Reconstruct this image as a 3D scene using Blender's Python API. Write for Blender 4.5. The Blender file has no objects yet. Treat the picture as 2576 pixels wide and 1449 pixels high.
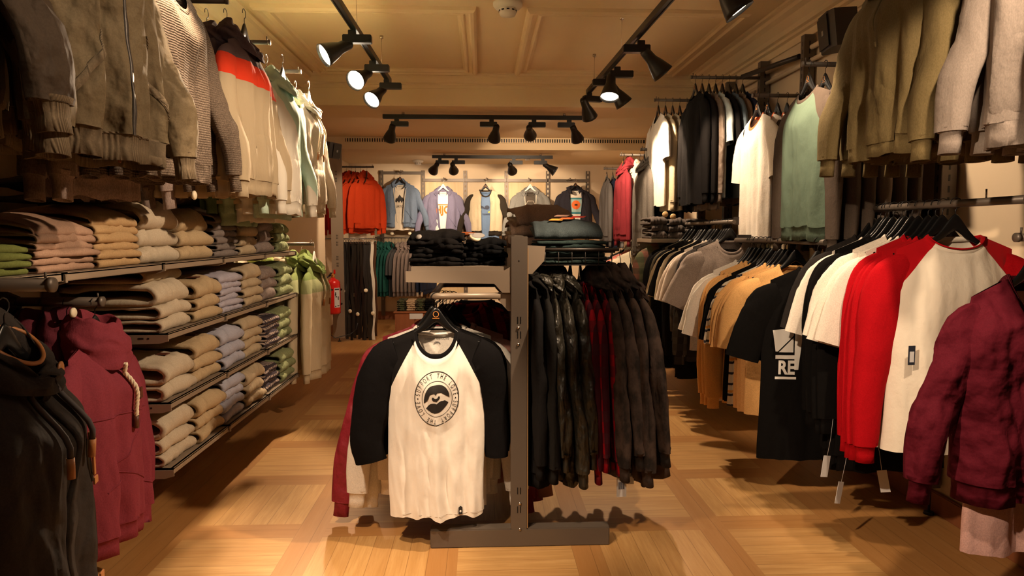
import bpy, bmesh, math, random
from mathutils import Vector, Matrix, noise
random.seed(7)
S = bpy.context.scene
C = S.collection
PI = math.pi

# ------------------------------------------------------------------ camera, world, exposure
EYE = 1.3
cam = bpy.data.objects.new('camera', bpy.data.cameras.new('camera')); C.objects.link(cam)
cam.data.sensor_width = 36; cam.data.lens = 24.0; cam.data.clip_start = .05
cam.location = (0, 0, EYE)
PT = math.atan(138/1717); YW = math.atan(76/1717*math.cos(PT))
cam.rotation_euler = (PI/2-PT, 0, -YW)
S.camera = cam
W = bpy.data.worlds.new('world'); S.world = W; W.use_nodes = True
W.node_tree.nodes['Background'].inputs[0].default_value = (1, .7, .42, 1)
W.node_tree.nodes['Background'].inputs[1].default_value = .03
S.view_settings.view_transform = 'Standard'; S.view_settings.look = 'None'
S.view_settings.gamma = 1; S.view_settings.use_curve_mapping = False
S.view_settings.exposure = 0.75
LIGHT_COL = (1.0, .72, .47)
POWER = 1.0

# ------------------------------------------------------------------ helpers
def tag(o, label=None, cat=None, group=None, kind=None):
    if label: o['label'] = label
    if cat: o['category'] = cat
    if group: o['group'] = group
    if kind: o['kind'] = kind
    return o
def empty(name, loc=(0,0,0), rz=0, label=None, cat=None, group=None):
    o = bpy.data.objects.new(name, None); C.objects.link(o)
    o.location = loc; o.rotation_euler = (0, 0, rz); o.empty_display_size = .05
    return tag(o, label, cat, group)
def mkmesh(name, V, F, mat=None, smooth=True):
    m = bpy.data.meshes.new(name); m.from_pydata([tuple(v) for v in V], [], F)
    if smooth: m.polygons.foreach_set('use_smooth', [True]*len(m.polygons))
    if mat: m.materials.append(mat)
    m.update(); return m
def put(name, mesh, parent=None, mat=None, loc=None):
    o = bpy.data.objects.new(name, mesh); C.objects.link(o)
    if parent: o.parent = parent
    if loc: o.location = loc
    if mat:
        if not mesh.materials: mesh.materials.append(mat)
        elif mesh.materials[0] != mat:
            o.material_slots[0].link = 'OBJECT'; o.material_slots[0].material = mat
    return o
def copy_tree(o, parent=None):
    c = o.copy(); C.objects.link(c); c.parent = parent
    for ch in list(o.children): copy_tree(ch, c)
    return c

class MB:
    def __init__(s): s.V = []; s.F = []; s.sm = []
    def add(s, V, F, smooth=False):
        n = len(s.V); s.V += [tuple(v) for v in V]; s.F += [tuple(i+n for i in f) for f in F]; s.sm += [smooth]*len(F); return s
    def box(s, x0, y0, z0, x1, y1, z1, b=0, rot=None, org=(0,0,0)):
        if x0 > x1: x0, x1 = x1, x0
        if y0 > y1: y0, y1 = y1, y0
        if z0 > z1: z0, z1 = z1, z0
        V = []
        if b <= 0:
            V = [(x,y,z) for z in (z0,z1) for y in (y0,y1) for x in (x0,x1)]
            F = [(0,2,3,1),(4,5,7,6),(0,1,5,4),(2,6,7,3),(0,4,6,2),(1,3,7,5)]
        else:
            bm = bmesh.new(); bmesh.ops.create_cube(bm, size=1)
            for v in bm.verts:
                v.co = Vector((x0+(v.co.x+.5)*(x1-x0), y0+(v.co.y+.5)*(y1-y0), z0+(v.co.z+.5)*(z1-z0)))
            bmesh.ops.bevel(bm, geom=bm.edges[:], offset=b, segments=2, affect='EDGES')
            bm.verts.index_update()
            V = [v.co.copy() for v in bm.verts]; F = [tuple(v.index for v in f.verts) for f in bm.faces]; bm.free()
        if rot is not None: V = [rot @ Vector(v) + Vector(org) for v in V]
        return s.add(V, F)
    def tube(s, pts, r, n=10, cap=True, smooth=True):
        pts = [Vector(p) for p in pts]; rr = r if isinstance(r, (list, tuple)) else [r]*len(pts)
        V = []; up = None
        for i, p in enumerate(pts):
            d = (pts[min(i+1, len(pts)-1)]-pts[max(i-1, 0)]).normalized()
            if up is None:
                up = Vector((0,0,1)) if abs(d.z) < .9 else Vector((1,0,0))
            a = d.cross(up).normalized(); up = a.cross(d).normalized()
            for k in range(n):
                t = 2*PI*k/n
                V.append(p+a*math.cos(t)*rr[i]+up*math.sin(t)*rr[i])
        F = [(i*n+k, i*n+(k+1) % n, (i+1)*n+(k+1) % n, (i+1)*n+k) for i in range(len(pts)-1) for k in range(n)]
        m = len(s.F); s.add(V, F, smooth)
        if cap:
            base = len(s.V)-len(V)
            s.F.append(tuple(base+k for k in range(n))[::-1]); s.F.append(tuple(base+len(V)-n+k for k in range(n))); s.sm += [False, False]
        return s
    def lathe(s, prof, n=24, M=None, smooth=True):
        V = []
        for r, z in prof:
            for k in range(n):
                t = 2*PI*k/n; v = Vector((r*math.cos(t), r*math.sin(t), z)); V.append(M @ v if M else v)
        F = [(i*n+k, i*n+(k+1) % n, (i+1)*n+(k+1) % n, (i+1)*n+k) for i in range(len(prof)-1) for k in range(n)]
        return s.add(V, F, smooth)
    def prism(s, poly, a, b, axis='y'):
        n = len(poly)
        def P(p, t): return {'y': (p[0], t, p[1]), 'x': (t, p[0], p[1]), 'z': (p[0], p[1], t)}[axis]
        V = [P(p, a) for p in poly]+[P(p, b) for p in poly]
        F = [tuple(range(n))[::-1], tuple(range(n, 2*n))]+[(i, (i+1) % n, (i+1) % n+n, i+n) for i in range(n)]
        return s.add(V, F)
    def mesh(s, name, mat=None):
        m = mkmesh(name, s.V, s.F, mat, False); m.polygons.foreach_set('use_smooth', s.sm)
        bm = bmesh.new(); bm.from_mesh(m); bmesh.ops.recalc_face_normals(bm, faces=bm.faces); bm.to_mesh(m); bm.free()
        return m
    def build(s, name, mat, parent=None, loc=None): return put(name, s.mesh(name, mat), parent, None, loc)

# ------------------------------------------------------------------ materials
MC = {}
class NT:
    def __init__(s, name):
        s.m = bpy.data.materials.new(name); s.m.use_nodes = True; s.t = s.m.node_tree; s.b = s.t.nodes['Principled BSDF']
    def n(s, typ, **k):
        o = s.t.nodes.new(typ)
        for a, v in k.items(): setattr(o, a, v)
        return o
    def l(s, a, b): s.t.links.new(a, b)
    def math(s, op, a, b=None, c=None):
        o = s.n('ShaderNodeMath', operation=op)
        for i, v in enumerate((a, b, c)):
            if v is None: continue
            if isinstance(v, (int, float)): o.inputs[i].default_value = v
            else: s.l(v, o.inputs[i])
        return o.outputs[0]
    def mix(s, f, a, b, blend='MIX'):
        o = s.n('ShaderNodeMix', data_type='RGBA', blend_type=blend)
        for i, v in ((0, f), (6, a), (7, b)):
            if isinstance(v, (int, float)): o.inputs[i].default_value = v
            elif isinstance(v, (tuple, list)): o.inputs[i].default_value = (*v[:3], 1)
            else: s.l(v, o.inputs[i])
        return o.outputs[2]
    def obj(s):
        tc = s.n('ShaderNodeTexCoord'); sp = s.n('ShaderNodeSeparateXYZ'); s.l(tc.outputs['Object'], sp.inputs[0])
        return tc.outputs['Object'], sp.outputs[0], sp.outputs[1], sp.outputs[2]
    def noise(s, vec, scale, detail=2, rough=.5, sc=None):
        if sc:
            mp = s.n('ShaderNodeMapping'); mp.inputs['Scale'].default_value = sc; s.l(vec, mp.inputs[0]); vec = mp.outputs[0]
        o = s.n('ShaderNodeTexNoise'); o.inputs['Scale'].default_value = scale; o.inputs['Detail'].default_value = detail; o.inputs['Roughness'].default_value = rough
        s.l(vec, o.inputs['Vector']); return o.outputs[0]
    def bump(s, h, strength=.3, dist=.002, prev=None):
        o = s.n('ShaderNodeBump'); o.inputs['Strength'].default_value = strength; o.inputs['Distance'].default_value = dist; s.l(h, o.inputs['Height'])
        if prev: s.l(prev, o.inputs['Normal'])
        return o.outputs[0]
    def ramp(s, f, a, b, lo, hi):
        o = s.n('ShaderNodeMapRange'); o.inputs[1].default_value = lo; o.inputs[2].default_value = hi; o.inputs[3].default_value = a; o.inputs[4].default_value = b
        o.clamp = True; s.l(f, o.inputs[0]); return o.outputs[0]

def mat(name, col, rough=.5, metal=0, bump=0, bscale=60, var=0, spec=.5, emit=None, coat=0):
    if name in MC: return MC[name]
    t = NT(name); b = t.b; vec, x, y, z = t.obj()
    b.inputs['Base Color'].default_value = (*col, 1); b.inputs['Roughness'].default_value = rough; b.inputs['Metallic'].default_value = metal
    b.inputs['Specular IOR Level'].default_value = spec
    if var:
        n = t.noise(vec, 3, 4); c2 = tuple(c*(1-var) for c in col)
        t.l(t.mix(t.ramp(n, 0, 1, .35, .65), col, c2), b.inputs['Base Color'])
    if bump: t.l(t.bump(t.noise(vec, bscale, 3), bump, .002), b.inputs['Normal'])
    if emit: b.inputs['Emission Color'].default_value = (*emit[:3], 1); b.inputs['Emission Strength'].default_value = emit[3]
    if coat: b.inputs['Coat Weight'].default_value = coat
    MC[name] = t.m; return t.m

def fab(col, kind='plain', c2=None, c3=None, rough=.9, wr=1.0):
    """fabric with weave and crease bump; kind adds a woven or printed pattern"""
    key = ('fab', col, kind, c2, c3, rough, wr)
    if key in MC: return MC[key]
    t = NT('fabric_'+kind); b = t.b; vec, x, y, z = t.obj()
    b.inputs['Roughness'].default_value = rough; b.inputs['Specular IOR Level'].default_value = .06 if rough > .6 else .45; lum = max(col)
    if rough > .6:
        b.inputs['Sheen Weight'].default_value = .12 if lum > .15 else .0; b.inputs['Sheen Roughness'].default_value = .5
        b.inputs['Sheen Tint'].default_value = (*col, 1)
    cc = None; nrm = None
    if kind in ('plain', 'rib', 'knit', 'shell'):
        n = t.noise(vec, 260, 2); amt = .12 if kind != 'knit' else .45
        cc = t.mix(t.ramp(n, 0, 1, .35, .65), tuple(c*(1+amt*.5) for c in col), tuple(c*(1-amt) for c in col))
    if kind == 'melange':
        n = t.noise(vec, 330, 3, .7, (1, 1, .45)); cc = t.mix(t.ramp(n, 0, 1, .38, .62), col, c2 or tuple(c*.62 for c in col))
    if kind in ('raglan', 'raglanw'):   # c2 on the sleeves and shoulders, split on the raglan seam
        ax = t.math('ABSOLUTE', x); e = t.math('ADD', t.math('MULTIPLY', z, -.62 if kind == 'raglan' else -.86), .060)
        e = t.math('SUBTRACT', e, t.math('MULTIPLY', t.math('MULTIPLY', z, z), .35))
        m = t.math('MULTIPLY', t.math('GREATER_THAN', ax, e), t.math('GREATER_THAN', z, -.27)); cc = t.mix(m, col, c2)
    if kind == 'block':    # three broad colour panels across the chest
        cc = t.mix(t.math('GREATER_THAN', z, -.20), col, c2); cc = t.mix(t.math('GREATER_THAN', z, -.11), cc, c3 or c2)
    if kind == 'diag':     # diagonal split
        d = t.math('ADD', z, t.math('MULTIPLY', x, 1.0)); cc = t.mix(t.math('GREATER_THAN', d, -.28), col, c2)
    if kind == 'stripe':
        f = t.math('FRACT', t.math('MULTIPLY', z, 17)); cc = t.mix(t.math('LESS_THAN', f, .22), col, c2)
        g = t.math('FRACT', t.math('MULTIPLY', z, 5.667)); m = t.math('MULTIPLY', t.math('GREATER_THAN', g, .10), t.math('LESS_THAN', g, .18)); cc = t.mix(m, cc, c3)
    if kind == 'fairisle':
        fz = t.math('FRACT', t.math('MULTIPLY', z, 38)); fy = t.math('FRACT', t.math('MULTIPLY', y, 60))
        m = t.math('MULTIPLY', t.math('LESS_THAN', fz, .45), t.math('LESS_THAN', fy, .55)); cc = t.mix(m, col, c2)
    if kind == 'plaid':
        def band(c, f, w): return t.math('LESS_THAN', t.math('FRACT', t.math('MULTIPLY', c, f)), w)
        w = t.math('ADD', x, t.math('MULTIPLY', y, .9))
        a = band(w, 11, .5); d = band(z, 11, .5)
        cc = t.mix(a, col, c2); cc = t.mix(t.math('MULTIPLY', d, .55), cc, c3 or c2)
    if kind in ('camo', 'dye'):
        n = t.noise(vec, 13 if kind == 'camo' else 9, 4, .6); cc = t.mix(t.ramp(n, 0, 1, .47 if kind == 'camo' else .42, .53 if kind == 'camo' else .60), col, c2)
        if c3: cc = t.mix(t.ramp(t.noise(vec, 17, 2), 0, 1, .54, .58), cc, c3)
    if kind == 'rib':
        w = t.math('SINE', t.math('MULTIPLY', t.math('ADD', x, t.math('MULTIPLY', y, .8)), 1150)); nrm = t.bump(w, .5, .002)
        cc = t.mix(t.ramp(w, 0, .45, -.2, 1), cc, tuple(c*.35 for c in col))
    elif kind == 'knit':
        w = t.math('SINE', t.math('MULTIPLY', z, 760)); nrm = t.bump(w, .35, .003)
    else: nrm = t.bump(t.noise(vec, 600, 1), .25, .0008)
    t.l(cc, b.inputs['Base Color'])
    if kind == 'shell':
        nrm = t.bump(t.noise(vec, 9, 2, .5, (1, 1, .7)), 1, .055*wr, nrm); nrm = t.bump(t.noise(vec, 24, 2, .5), .5, .014*wr, nrm)
    else:
        nrm = t.bump(t.noise(vec, 14, 4, .55, (1, 1, .55)), .55*wr, .012, nrm)
        nrm = t.bump(t.noise(vec, 45, 3, .6), .30*wr, .004, nrm)
    t.l(nrm, b.inputs['Normal'])
    MC[key] = t.m; return t.m

WHITE=(.80,.78,.74); BLACK=(.0045,.0045,.005); OFFBLACK=(.009,.008,.008); CHAR=(.045,.043,.042); GREY=(.20,.19,.185); LGREY=(.42,.41,.40)
CREAM=(.62,.54,.42); SAND=(.56,.42,.25); TAN=(.42,.31,.18); BROWN=(.16,.105,.075); TAUPE=(.23,.175,.13); OLIVE=(.25,.205,.085)
BURG=(.20,.018,.035); MAROON=(.27,.045,.065); RED=(.66,.015,.022); ORANGE=(.85,.42,.13); REDOR=(.75,.09,.03); NAVY=(.022,.028,.055)
BLUE=(.16,.26,.44); SKY=(.50,.66,.80); LAV=(.34,.31,.42); PALEBLUE=(.42,.45,.56); TEAL=(.018,.085,.070); SAGE=(.33,.46,.34); MINT=(.48,.68,.58); LEAF=(.24,.30,.09); PINK=(.72,.42,.40); SALMON=(.75,.24,.20)

M_metal = mat('grey_brown_painted_steel', (.13,.105,.085), .45, .3, .08, 200)
M_dark = mat('dark_painted_steel', (.045,.037,.032), .45, .3)
M_shelf = mat('grey_painted_shelf_steel', (.28,.22,.165), .42, .2, .05, 200)
M_black = mat('black_metal', (.012,.011,.011), .4, .2)
M_plastic = mat('black_hanger_plastic', (.006,.006,.0065), .30, 0, spec=.4)
M_whang = mat('white_hanger_plastic', (.75,.72,.66), .35)
M_chrome = mat('chrome_wire', (.55,.5,.45), .25, 1)
M_wall = mat('painted_plaster', (.70,.565,.40), .85, 0, .06, 90, .04)
M_ceil = mat('ceiling_paint', (.76,.595,.375), .85, 0, .04, 70, .03)
M_cream = mat('cream_tag_plastic', (.78,.68,.50), .35)
M_leather = mat('tan_leather', (.36,.14,.04), .5, 0, .2, 200)
M_dleather = mat('dark_brown_leather_patch', (.09,.025,.012), .5)
M_rope = mat('cream_rope', (.75,.66,.50), .8, 0, .4, 300)
M_card = mat('card_tag', (.62,.62,.64), .7)
M_redp = mat('red_gloss_paint', (.62,.012,.01), .22, 0, coat=.6)
M_glow = mat('lamp_reflector_lit', (1,.9,.7), .3, emit=(1,.86,.66,14))
M_brass = mat('orange_ring_emblem', (.62,.24,.05), .5)
M_print = mat('black_print', (.016,.013,.012), .7)
M_wprint = mat('white_print', (.75,.74,.72), .7)

def wood_mat(name, c1, c2, axis='z', plank=.1, rough=.5):
    if name in MC: return MC[name]
    t = NT(name); vec, x, y, z = t.obj()
    n = t.noise(vec, 22, 4, .6, (1, 1, .08)); cc = t.mix(t.ramp(n, 0, 1, .35, .65), c1, c2)
    idn = t.math('FLOOR', t.math('DIVIDE', y, plank)); wn = t.n('ShaderNodeTexWhiteNoise', noise_dimensions='1D'); t.l(idn, wn.inputs['W'])
    cc = t.mix(t.math('MULTIPLY', wn.outputs[0], .35), cc, tuple(c*.6 for c in c1))
    t.l(cc, t.b.inputs['Base Color']); t.b.inputs['Roughness'].default_value = rough
    t.l(t.bump(n, .2, .002), t.b.inputs['Normal']); MC[name] = t.m; return t.m
M_wood = wood_mat('warm_oak_panel', (.44,.25,.10), (.36,.19,.07))
M_woodb = wood_mat('pale_oak_panel', (.66,.48,.26), (.58,.41,.21))
M_woodr = wood_mat('red_brown_wood', (.30,.10,.04), (.24,.08,.03))

def parquet():
    t = NT('oak_panel_parquet'); vec, x, y, z = t.obj(); m = t.math
    PX, PY, SX, SY = .588, .622, .120, .138
    u = m('DIVIDE', m('ADD', x, .809+PX*8), PX); v = m('DIVIDE', m('SUBTRACT', y, 2.868-PY*10), PY)
    iu = m('FLOOR', u); iv = m('FLOOR', v); fu = m('MULTIPLY', m('FRACT', u), PX); fv = m('MULTIPLY', m('FRACT', v), PY)
    su = m('LESS_THAN', fu, SX); sv = m('LESS_THAN', fv, SY)
    field = m('MULTIPLY', m('GREATER_THAN', x, -1.397), m('LESS_THAN', x, 1.663))
    par = m('FRACT', m('MULTIPLY', m('ADD', iu, iv), .5)); horp = m('LESS_THAN', par, .25)     # staves running across
    # direction: 1 = staves run along x
    pan = m('MULTIPLY', m('SUBTRACT', 1, su), m('SUBTRACT', 1, sv))
    hor = m('ADD', m('MULTIPLY', pan, horp), m('MULTIPLY', m('SUBTRACT', 1, su), sv)); hor = m('MULTIPLY', hor, field)
    ver = m('SUBTRACT', 1, hor)
    wst = .0807; wu = .0780
    q = m('ADD', m('MULTIPLY', hor, m('DIVIDE', m('SUBTRACT', fv, m('MULTIPLY', pan, SY)), wst)), m('MULTIPLY', ver, m('DIVIDE', m('SUBTRACT', fu, m('MULTIPLY', pan, SX)), wu)))
    q2 = m('DIVIDE', x, .085)
    q = m('ADD', m('MULTIPLY', field, q), m('MULTIPLY', m('SUBTRACT', 1, field), q2))
    qi = m('FLOOR', q); qf = m('FRACT', q)
    longoff = m('FLOOR', m('ADD', m('MULTIPLY', y, 1.1), m('MULTIPLY', qi, .37)))
    idv = m('ADD', m('ADD', m('MULTIPLY', qi, 3.17), m('MULTIPLY', m('MULTIPLY', iu, field), 17.3)), m('ADD', m('MULTIPLY', m('MULTIPLY', iv, field), 5.71), m('MULTIPLY', m('SUBTRACT', 1, field), m('MULTIPLY', longoff, 7.9))))
    wn = t.n('ShaderNodeTexWhiteNoise', noise_dimensions='1D'); t.l(idv, wn.inputs['W']); r = wn.outputs[0]
    off = t.n('ShaderNodeCombineXYZ'); t.l(m('MULTIPLY', r, 9), off.inputs[0]); t.l(m('MULTIPLY', r, 13), off.inputs[1])
    va = t.n('ShaderNodeVectorMath', operation='ADD'); t.l(vec, va.inputs[0]); t.l(off.outputs[0], va.inputs[1]); vv = va.outputs[0]
    nh = t.noise(vv, 30, 5, .6, (.07, 1, 1)); nv = t.noise(vv, 30, 5, .6, (1, .07, 1))
    g = m('ADD', m('MULTIPLY', nh, hor), m('MULTIPLY', nv, ver))
    fh = t.noise(vv, 160, 3, .6, (.05, 1, 1)); fv2 = t.noise(vv, 160, 3, .6, (1, .05, 1)); g2 = m('ADD', m('MULTIPLY', fh, hor), m('MULTIPLY', fv2, ver))
    cc = t.mix(t.ramp(g, 0, 1, .36, .64), (.60,.365,.145), (.47,.265,.09))
    cc = t.mix(t.ramp(g2, 0, .35, .45, .7), cc, (.33,.16,.05))
    cc = t.mix(m('MULTIPLY', r, .42), cc, (.40,.20,.065))
    band = m('SUBTRACT', 1, m('MULTIPLY', field, pan)); cc = t.mix(m('MULTIPLY', band, .62), cc, (.34,.145,.04))
    gap = m('ADD', m('LESS_THAN', qf, .018), m('GREATER_THAN', qf, .985)); cc = t.mix(m('MULTIPLY', gap, .55), cc, (.16,.07,.02))
    t.l(cc, t.b.inputs['Base Color']); t.b.inputs['Roughness'].default_value = .42; t.b.inputs['Specular IOR Level'].default_value = .4
    t.l(t.bump(g2, .12, .001, t.bump(m('SUBTRACT', 1, gap), .3, .001)), t.b.inputs['Normal'])
    return t.m

# ------------------------------------------------------------------ room
XL, XR, YB, ZC, ZL = -1.72, 2.12, 10.35, 2.76, 2.33
XR2 = -1.97   # rear recess of the left wall
def struct(name, mb, m): return tag(mb.build(name, m), kind='structure')
struct('floor', MB().box(-2.2, -3, -.1, 2.6, 10.6, 0), parquet())
struct('ceiling', MB().box(-2.2, -3, ZC, 2.6, 6.62, ZC+.1), M_ceil)
struct('wall_left', MB().box(XL-.30, -3, 0, XL, 7.60, 2.9), M_wall)
struct('wall_left_rear', MB().box(XR2-.12, 7.60, 0, XR2, 10.5, 2.9), M_wall)
struct('wall_right', MB().box(XR, -3, 0, XR+.12, 10.5, 2.9), M_wall)
struct('wall_back', MB().box(-2.0, YB, 0, 2.4, YB+.12, 2.6), M_wall)
struct('wall_front', MB().box(-2.0, -3.1, 0, 2.4, -3, 2.9), M_wall)
struct('trim_1', MB().box(XR2, 6.50, 2.48, XR, 8.58, ZC+.1), M_ceil)                 # dropped soffit
struct('trim_2', MB().box(XR2, 8.58, ZL, XR, YB, ZC+.1), M_ceil)                     # lower soffit at the back
struct('baseboard_right', MB().box(XR-.022, -3, 0, XR, YB, .10, .004), M_woodr)
struct('baseboard_left', MB().box(XL, -3, 0, XL+.022, 7.6, .10, .004).box(XR2, 7.6, 0, XR2+.022, YB, .10, .004), M_woodr)
struct('baseboard_back', MB().box(XR2, YB-.022, 0, XR, YB, .12, .004), M_woodr)
# moulded picture frames and cornice
def frame_mould(x0, y0, x1, y1, z, w=.13):
    mb = MB(); prof = [(0, 0), (.006, -.022), (.020, -.036), (.040, -.036), (.052, -.020), (.078, -.014), (.088, -.026), (.102, -.026), (.110, -.008), (w, 0)]
    V = []; n = len(prof)
    for o, dz in prof: V += [(x0+o, y0+o, z+dz), (x1-o, y0+o, z+dz), (x1-o, y1-o, z+dz), (x0+o, y1-o, z+dz)]
    F = [(i*4+k, i*4+(k+1) % 4, (i+1)*4+(k+1) % 4, (i+1)*4+k) for i in range(n-1) for k in range(4)]
    return mb.add(V, F, False)
k = 3
for (x0, x1) in ((-1.48, -.03), (.30, 1.79)):
    for (y0, y1) in ((4.55, 6.36), (2.2, 4.28), (-.2, 1.95)):
        struct('trim_%d' % k, frame_mould(x0, y0, x1, y1, ZC), M_ceil); k += 1
def cornice(prof, a, b, axis):
    mb = MB(); mb.prism(prof, a, b, axis); return mb
cp = [(0, 0), (.20, 0), (.20, -.018), (.175, -.024), (.165, -.045), (.13, -.06), (.085, -.10), (.07, -.125), (.045, -.13), (.045, -.15), (.02, -.155), (.015, -.20), (0, -.20)]
struct('trim_%d' % k, cornice([(XR-a, ZC+b) for a, b in cp], -3, 6.5, 'y'), M_ceil); k += 1
struct('trim_%d' % k, cornice([(XL+a, ZC+b) for a, b in cp], -3, 6.5, 'y'), M_ceil); k += 1
struct('trim_%d' % k, cornice([(6.5-a*.6, ZC+b*.6) for a, b in cp], XL, XR, 'x'), M_ceil); k += 1
# wall panels of oak and pale paint behind the left shelves
for i, (y0, y1) in enumerate(((2.76, 3.33), (4.06, 4.62), (1.46, 2.05))):
    o = MB().box(XL, y0, .25, XL+.018, y1, 2.36, .002).build('wall_panel', M_wood)
    tag(o, ['oak wall panel behind the left shelves, next to the maroon hoodies', 'oak wall panel behind the far end of the left shelves', 'oak wall panel behind the dark jackets at the near left'][i], 'wall panel')

# ventilation grille on the soffit face
g = empty('ventilation_grille', (0, 8.575, 2.44), 0, 'long dark slotted ventilation grille across the ceiling step', 'grille')
MB().box(XL+.05, -.004, -.024, XR-.08, .004, .024).build('backing', M_black, g)
gb = MB(); xx = XL+.06
while xx < XR-.1: gb.box(xx, -.012, -.022, xx+.014, -.002, .022); xx += .030
gs = gb.build('slat', M_ceil, g); gs['kind'] = 'stuff'
gb2 = MB(); gb2.box(XL+.05, -.014, .022, XR-.08, 0, .030); gb2.box(XL+.05, -.014, -.030, XR-.08, 0, -.022); gb2.build('frame', M_ceil, g)

# ------------------------------------------------------------------ track lights
def look_rot(d):
    d = Vector(d).normalized(); return d.to_track_quat('-Z', 'Y').to_matrix().to_4x4()
def spotlight(p, aim, label, group, power=60, ang=70, box_dir=(1,0,0), blend=.35, drop=.09, lens_r=.064, sc=1.0):
    p = Vector(p); e = empty('track_spotlight', p, 0, label, 'spotlight', group)
    bd = Vector(box_dir).normalized(); a = math.atan2(bd.y, bd.x); R = Matrix.Rotation(a, 4, 'Z')
    mb = MB(); mb.box(-.022, -.018, -.03, .022, .018, 0, .003); mb.build('track_adapter', M_black, e)
    mb = MB(); mb.box(-.055, -.026, -.075, .115, .026, -.028, .004, R, (0, 0, 0)); mb.build('driver_box', M_black, e)
    d = (Vector(aim)-p).normalized(); j = Vector((0, 0, -drop)) - bd*.045
    mb = MB(); mb.tube([(-bd.x*.045, -bd.y*.045, -.05), tuple(j)], .013, 10); mb.build('swivel_arm', M_black, e)
    Rm = Matrix.Translation(j) @ look_rot(d)
    pr = [(.0, .045), (.026, .043), (.032, .03), (.034, -.01), (.036, -.035), (.050, -.075), (lens_r, -.125), (lens_r+.006, -.150), (lens_r+.003, -.150), (lens_r-.002, -.125), (.045, -.075), (.0, -.060)]
    mb = MB(); mb.lathe([(r*sc, z*sc) for r, z in pr], 32, Rm); mb.build('lamp_shade', M_black, e)
    mb = MB(); mb.lathe([(.0, -.108*sc), ((lens_r-.010)*sc, -.118*sc), ((lens_r-.003)*sc, -.135*sc)], 32, Rm); mb.build('lamp_reflector', M_glow, e)
    L = bpy.data.lights.new('spot_bulb', 'SPOT'); L.energy = power*POWER; L.color = LIGHT_COL; L.spot_size = math.radians(ang); L.spot_blend = blend; L.shadow_soft_size = .035
    lo = bpy.data.objects.new('spot_bulb', L); C.objects.link(lo); lo.parent = e
    lo.matrix_local = Matrix.Translation(j + d*.16*sc) @ look_rot(d)
    return e
def track(p0, p1, label, wires=()):
    p0, p1 = Vector(p0), Vector(p1); d = (p1-p0); L = d.length; a = math.atan2(d.y, d.x)
    e = empty('lighting_track', (p0+p1)/2, a, label, 'lighting track')
    mb = MB(); mb.box(-L/2, -.018, 0, L/2, .018, .034, .002); mb.box(-L/2, -.018, -.006, L/2, -.010, .002); mb.box(-L/2, .010, -.006, L/2, .018, .002); mb.build('rail', M_black, e)
    for f, top in wires:
        mb = MB(); mb.tube([((f-.5)*L, 0, .03), ((f-.5)*L, 0, top-p0.z)], .0016, 6); mb.lathe([(0, top-p0.z), (.014, top-p0.z), (.014, top-p0.z-.02), (0, top-p0.z-.02)], 12, Matrix.Translation(((f-.5)*L, 0, 0)))
        mb.build('suspension_wire', M_chrome, e)
track((-.79, .2, 2.50), (-.735, 5.62, 2.50), 'black lighting track hung on wires above the left aisle', ((.55, ZC), (.75, ZC), (.93, ZC)))
track((1.06, .2, 2.50), (.92, 5.98, 2.50), 'black lighting track hung on wires above the right aisle', ((.55, ZC), (.78, ZC), (.95, ZC)))
track((-.965, 6.85, 2.425), (1.02, 6.85, 2.425), 'longer black lighting track running across the dropped ceiling', ((.1, 2.48), (.9, 2.48)))
track((-.64, 9.0, 2.275), (.93, 9.0, 2.275), 'shorter black lighting track across the ceiling near the back wall', ((.1, ZL), (.9, ZL)))
GL, GR, GM, GB = 'spotlights on the left track', 'spotlights on the right track', 'spotlights on the long cross track', 'spotlights on the rear cross track'
spotlight((-.765, 4.20, 2.50), (-1.60, 3.72, 1.95), 'black cone spotlight nearest on the left track, lit mouth turned left', GL, 150, 74, (1, 0, 0))
spotlight((-.758, 4.92, 2.50), (-1.28, 3.85, 1.85), 'black cone spotlight in the middle of the left track', GL, 210, 66, (1, 0, 0))
spotlight((-.740, 5.50, 2.50), (-1.32, 4.55, 1.65), 'black cone spotlight at the far end of the left track', GL, 170, 66, (1, 0, 0))
spotlight((1.00, 4.34, 2.50), (1.95, 4.5, 1.5), 'black cone spotlight nearest on the right track, turned to the wall', GR, 48, 72, (-1, 0, 0))
spotlight((.985, 5.02, 2.50), (.72, 4.30, .6), 'black cone spotlight with bright lens under the right track', GR, 90, 64, (1, 0, 0))
spotlight((.965, 5.30, 2.50), (1.9, 5.5, 1.3), 'black cone spotlight behind the bright lens on the right track', GR, 80, 72, (-1, 0, 0))
spotlight((.925, 5.93, 2.50), (1.6, 6.9, 1.3), 'black cone spotlight at the far end of the right track', GR, 70, 70, (.6, .2, 0))
spotlight((1.03, 3.12, 2.50), (1.95, 2.95, 1.2), 'black cone spotlight at the top edge above the right rails', GR, 45, 78, (-1, 0, 0))
spotlight((1.05, 2.2, 2.50), (-1.30, 3.1, .55), 'black cone spotlight of the right track turned across the aisle to the shelves', GR, 130, 62, (1, 0, 0))
spotlight((1.055, 1.75, 2.50), (-1.0, 1.68, 1.95), 'black cone spotlight of the right track turned across to the bomber jackets', GR, 75, 42, (1, 0, 0))
spotlight((1.065, 1.2, 2.50), (1.62, 2.85, .7), 'black cone spotlight of the right track above the camera', GR, 60, 62, (-1, 0, 0))
spotlight((-.785, 1.5, 2.50), (-.24, 2.75, .42), 'black cone spotlight of the left track above the camera', GL, 125, 38, (1, 0, 0), blend=.6)
spotlight((-.785, .9, 2.50), (.15, 1.95, 0), 'black cone spotlight of the left track lighting the floor before the rack', GL, 90, 52, (1, 0, 0), blend=.6)
spotlight((-.788, .5, 2.50), (1.75, 2.55, .85), 'black cone spotlight of the left track turned to the near right rail', GL, 190, 31, (1, 0, 0), blend=.6)
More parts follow.
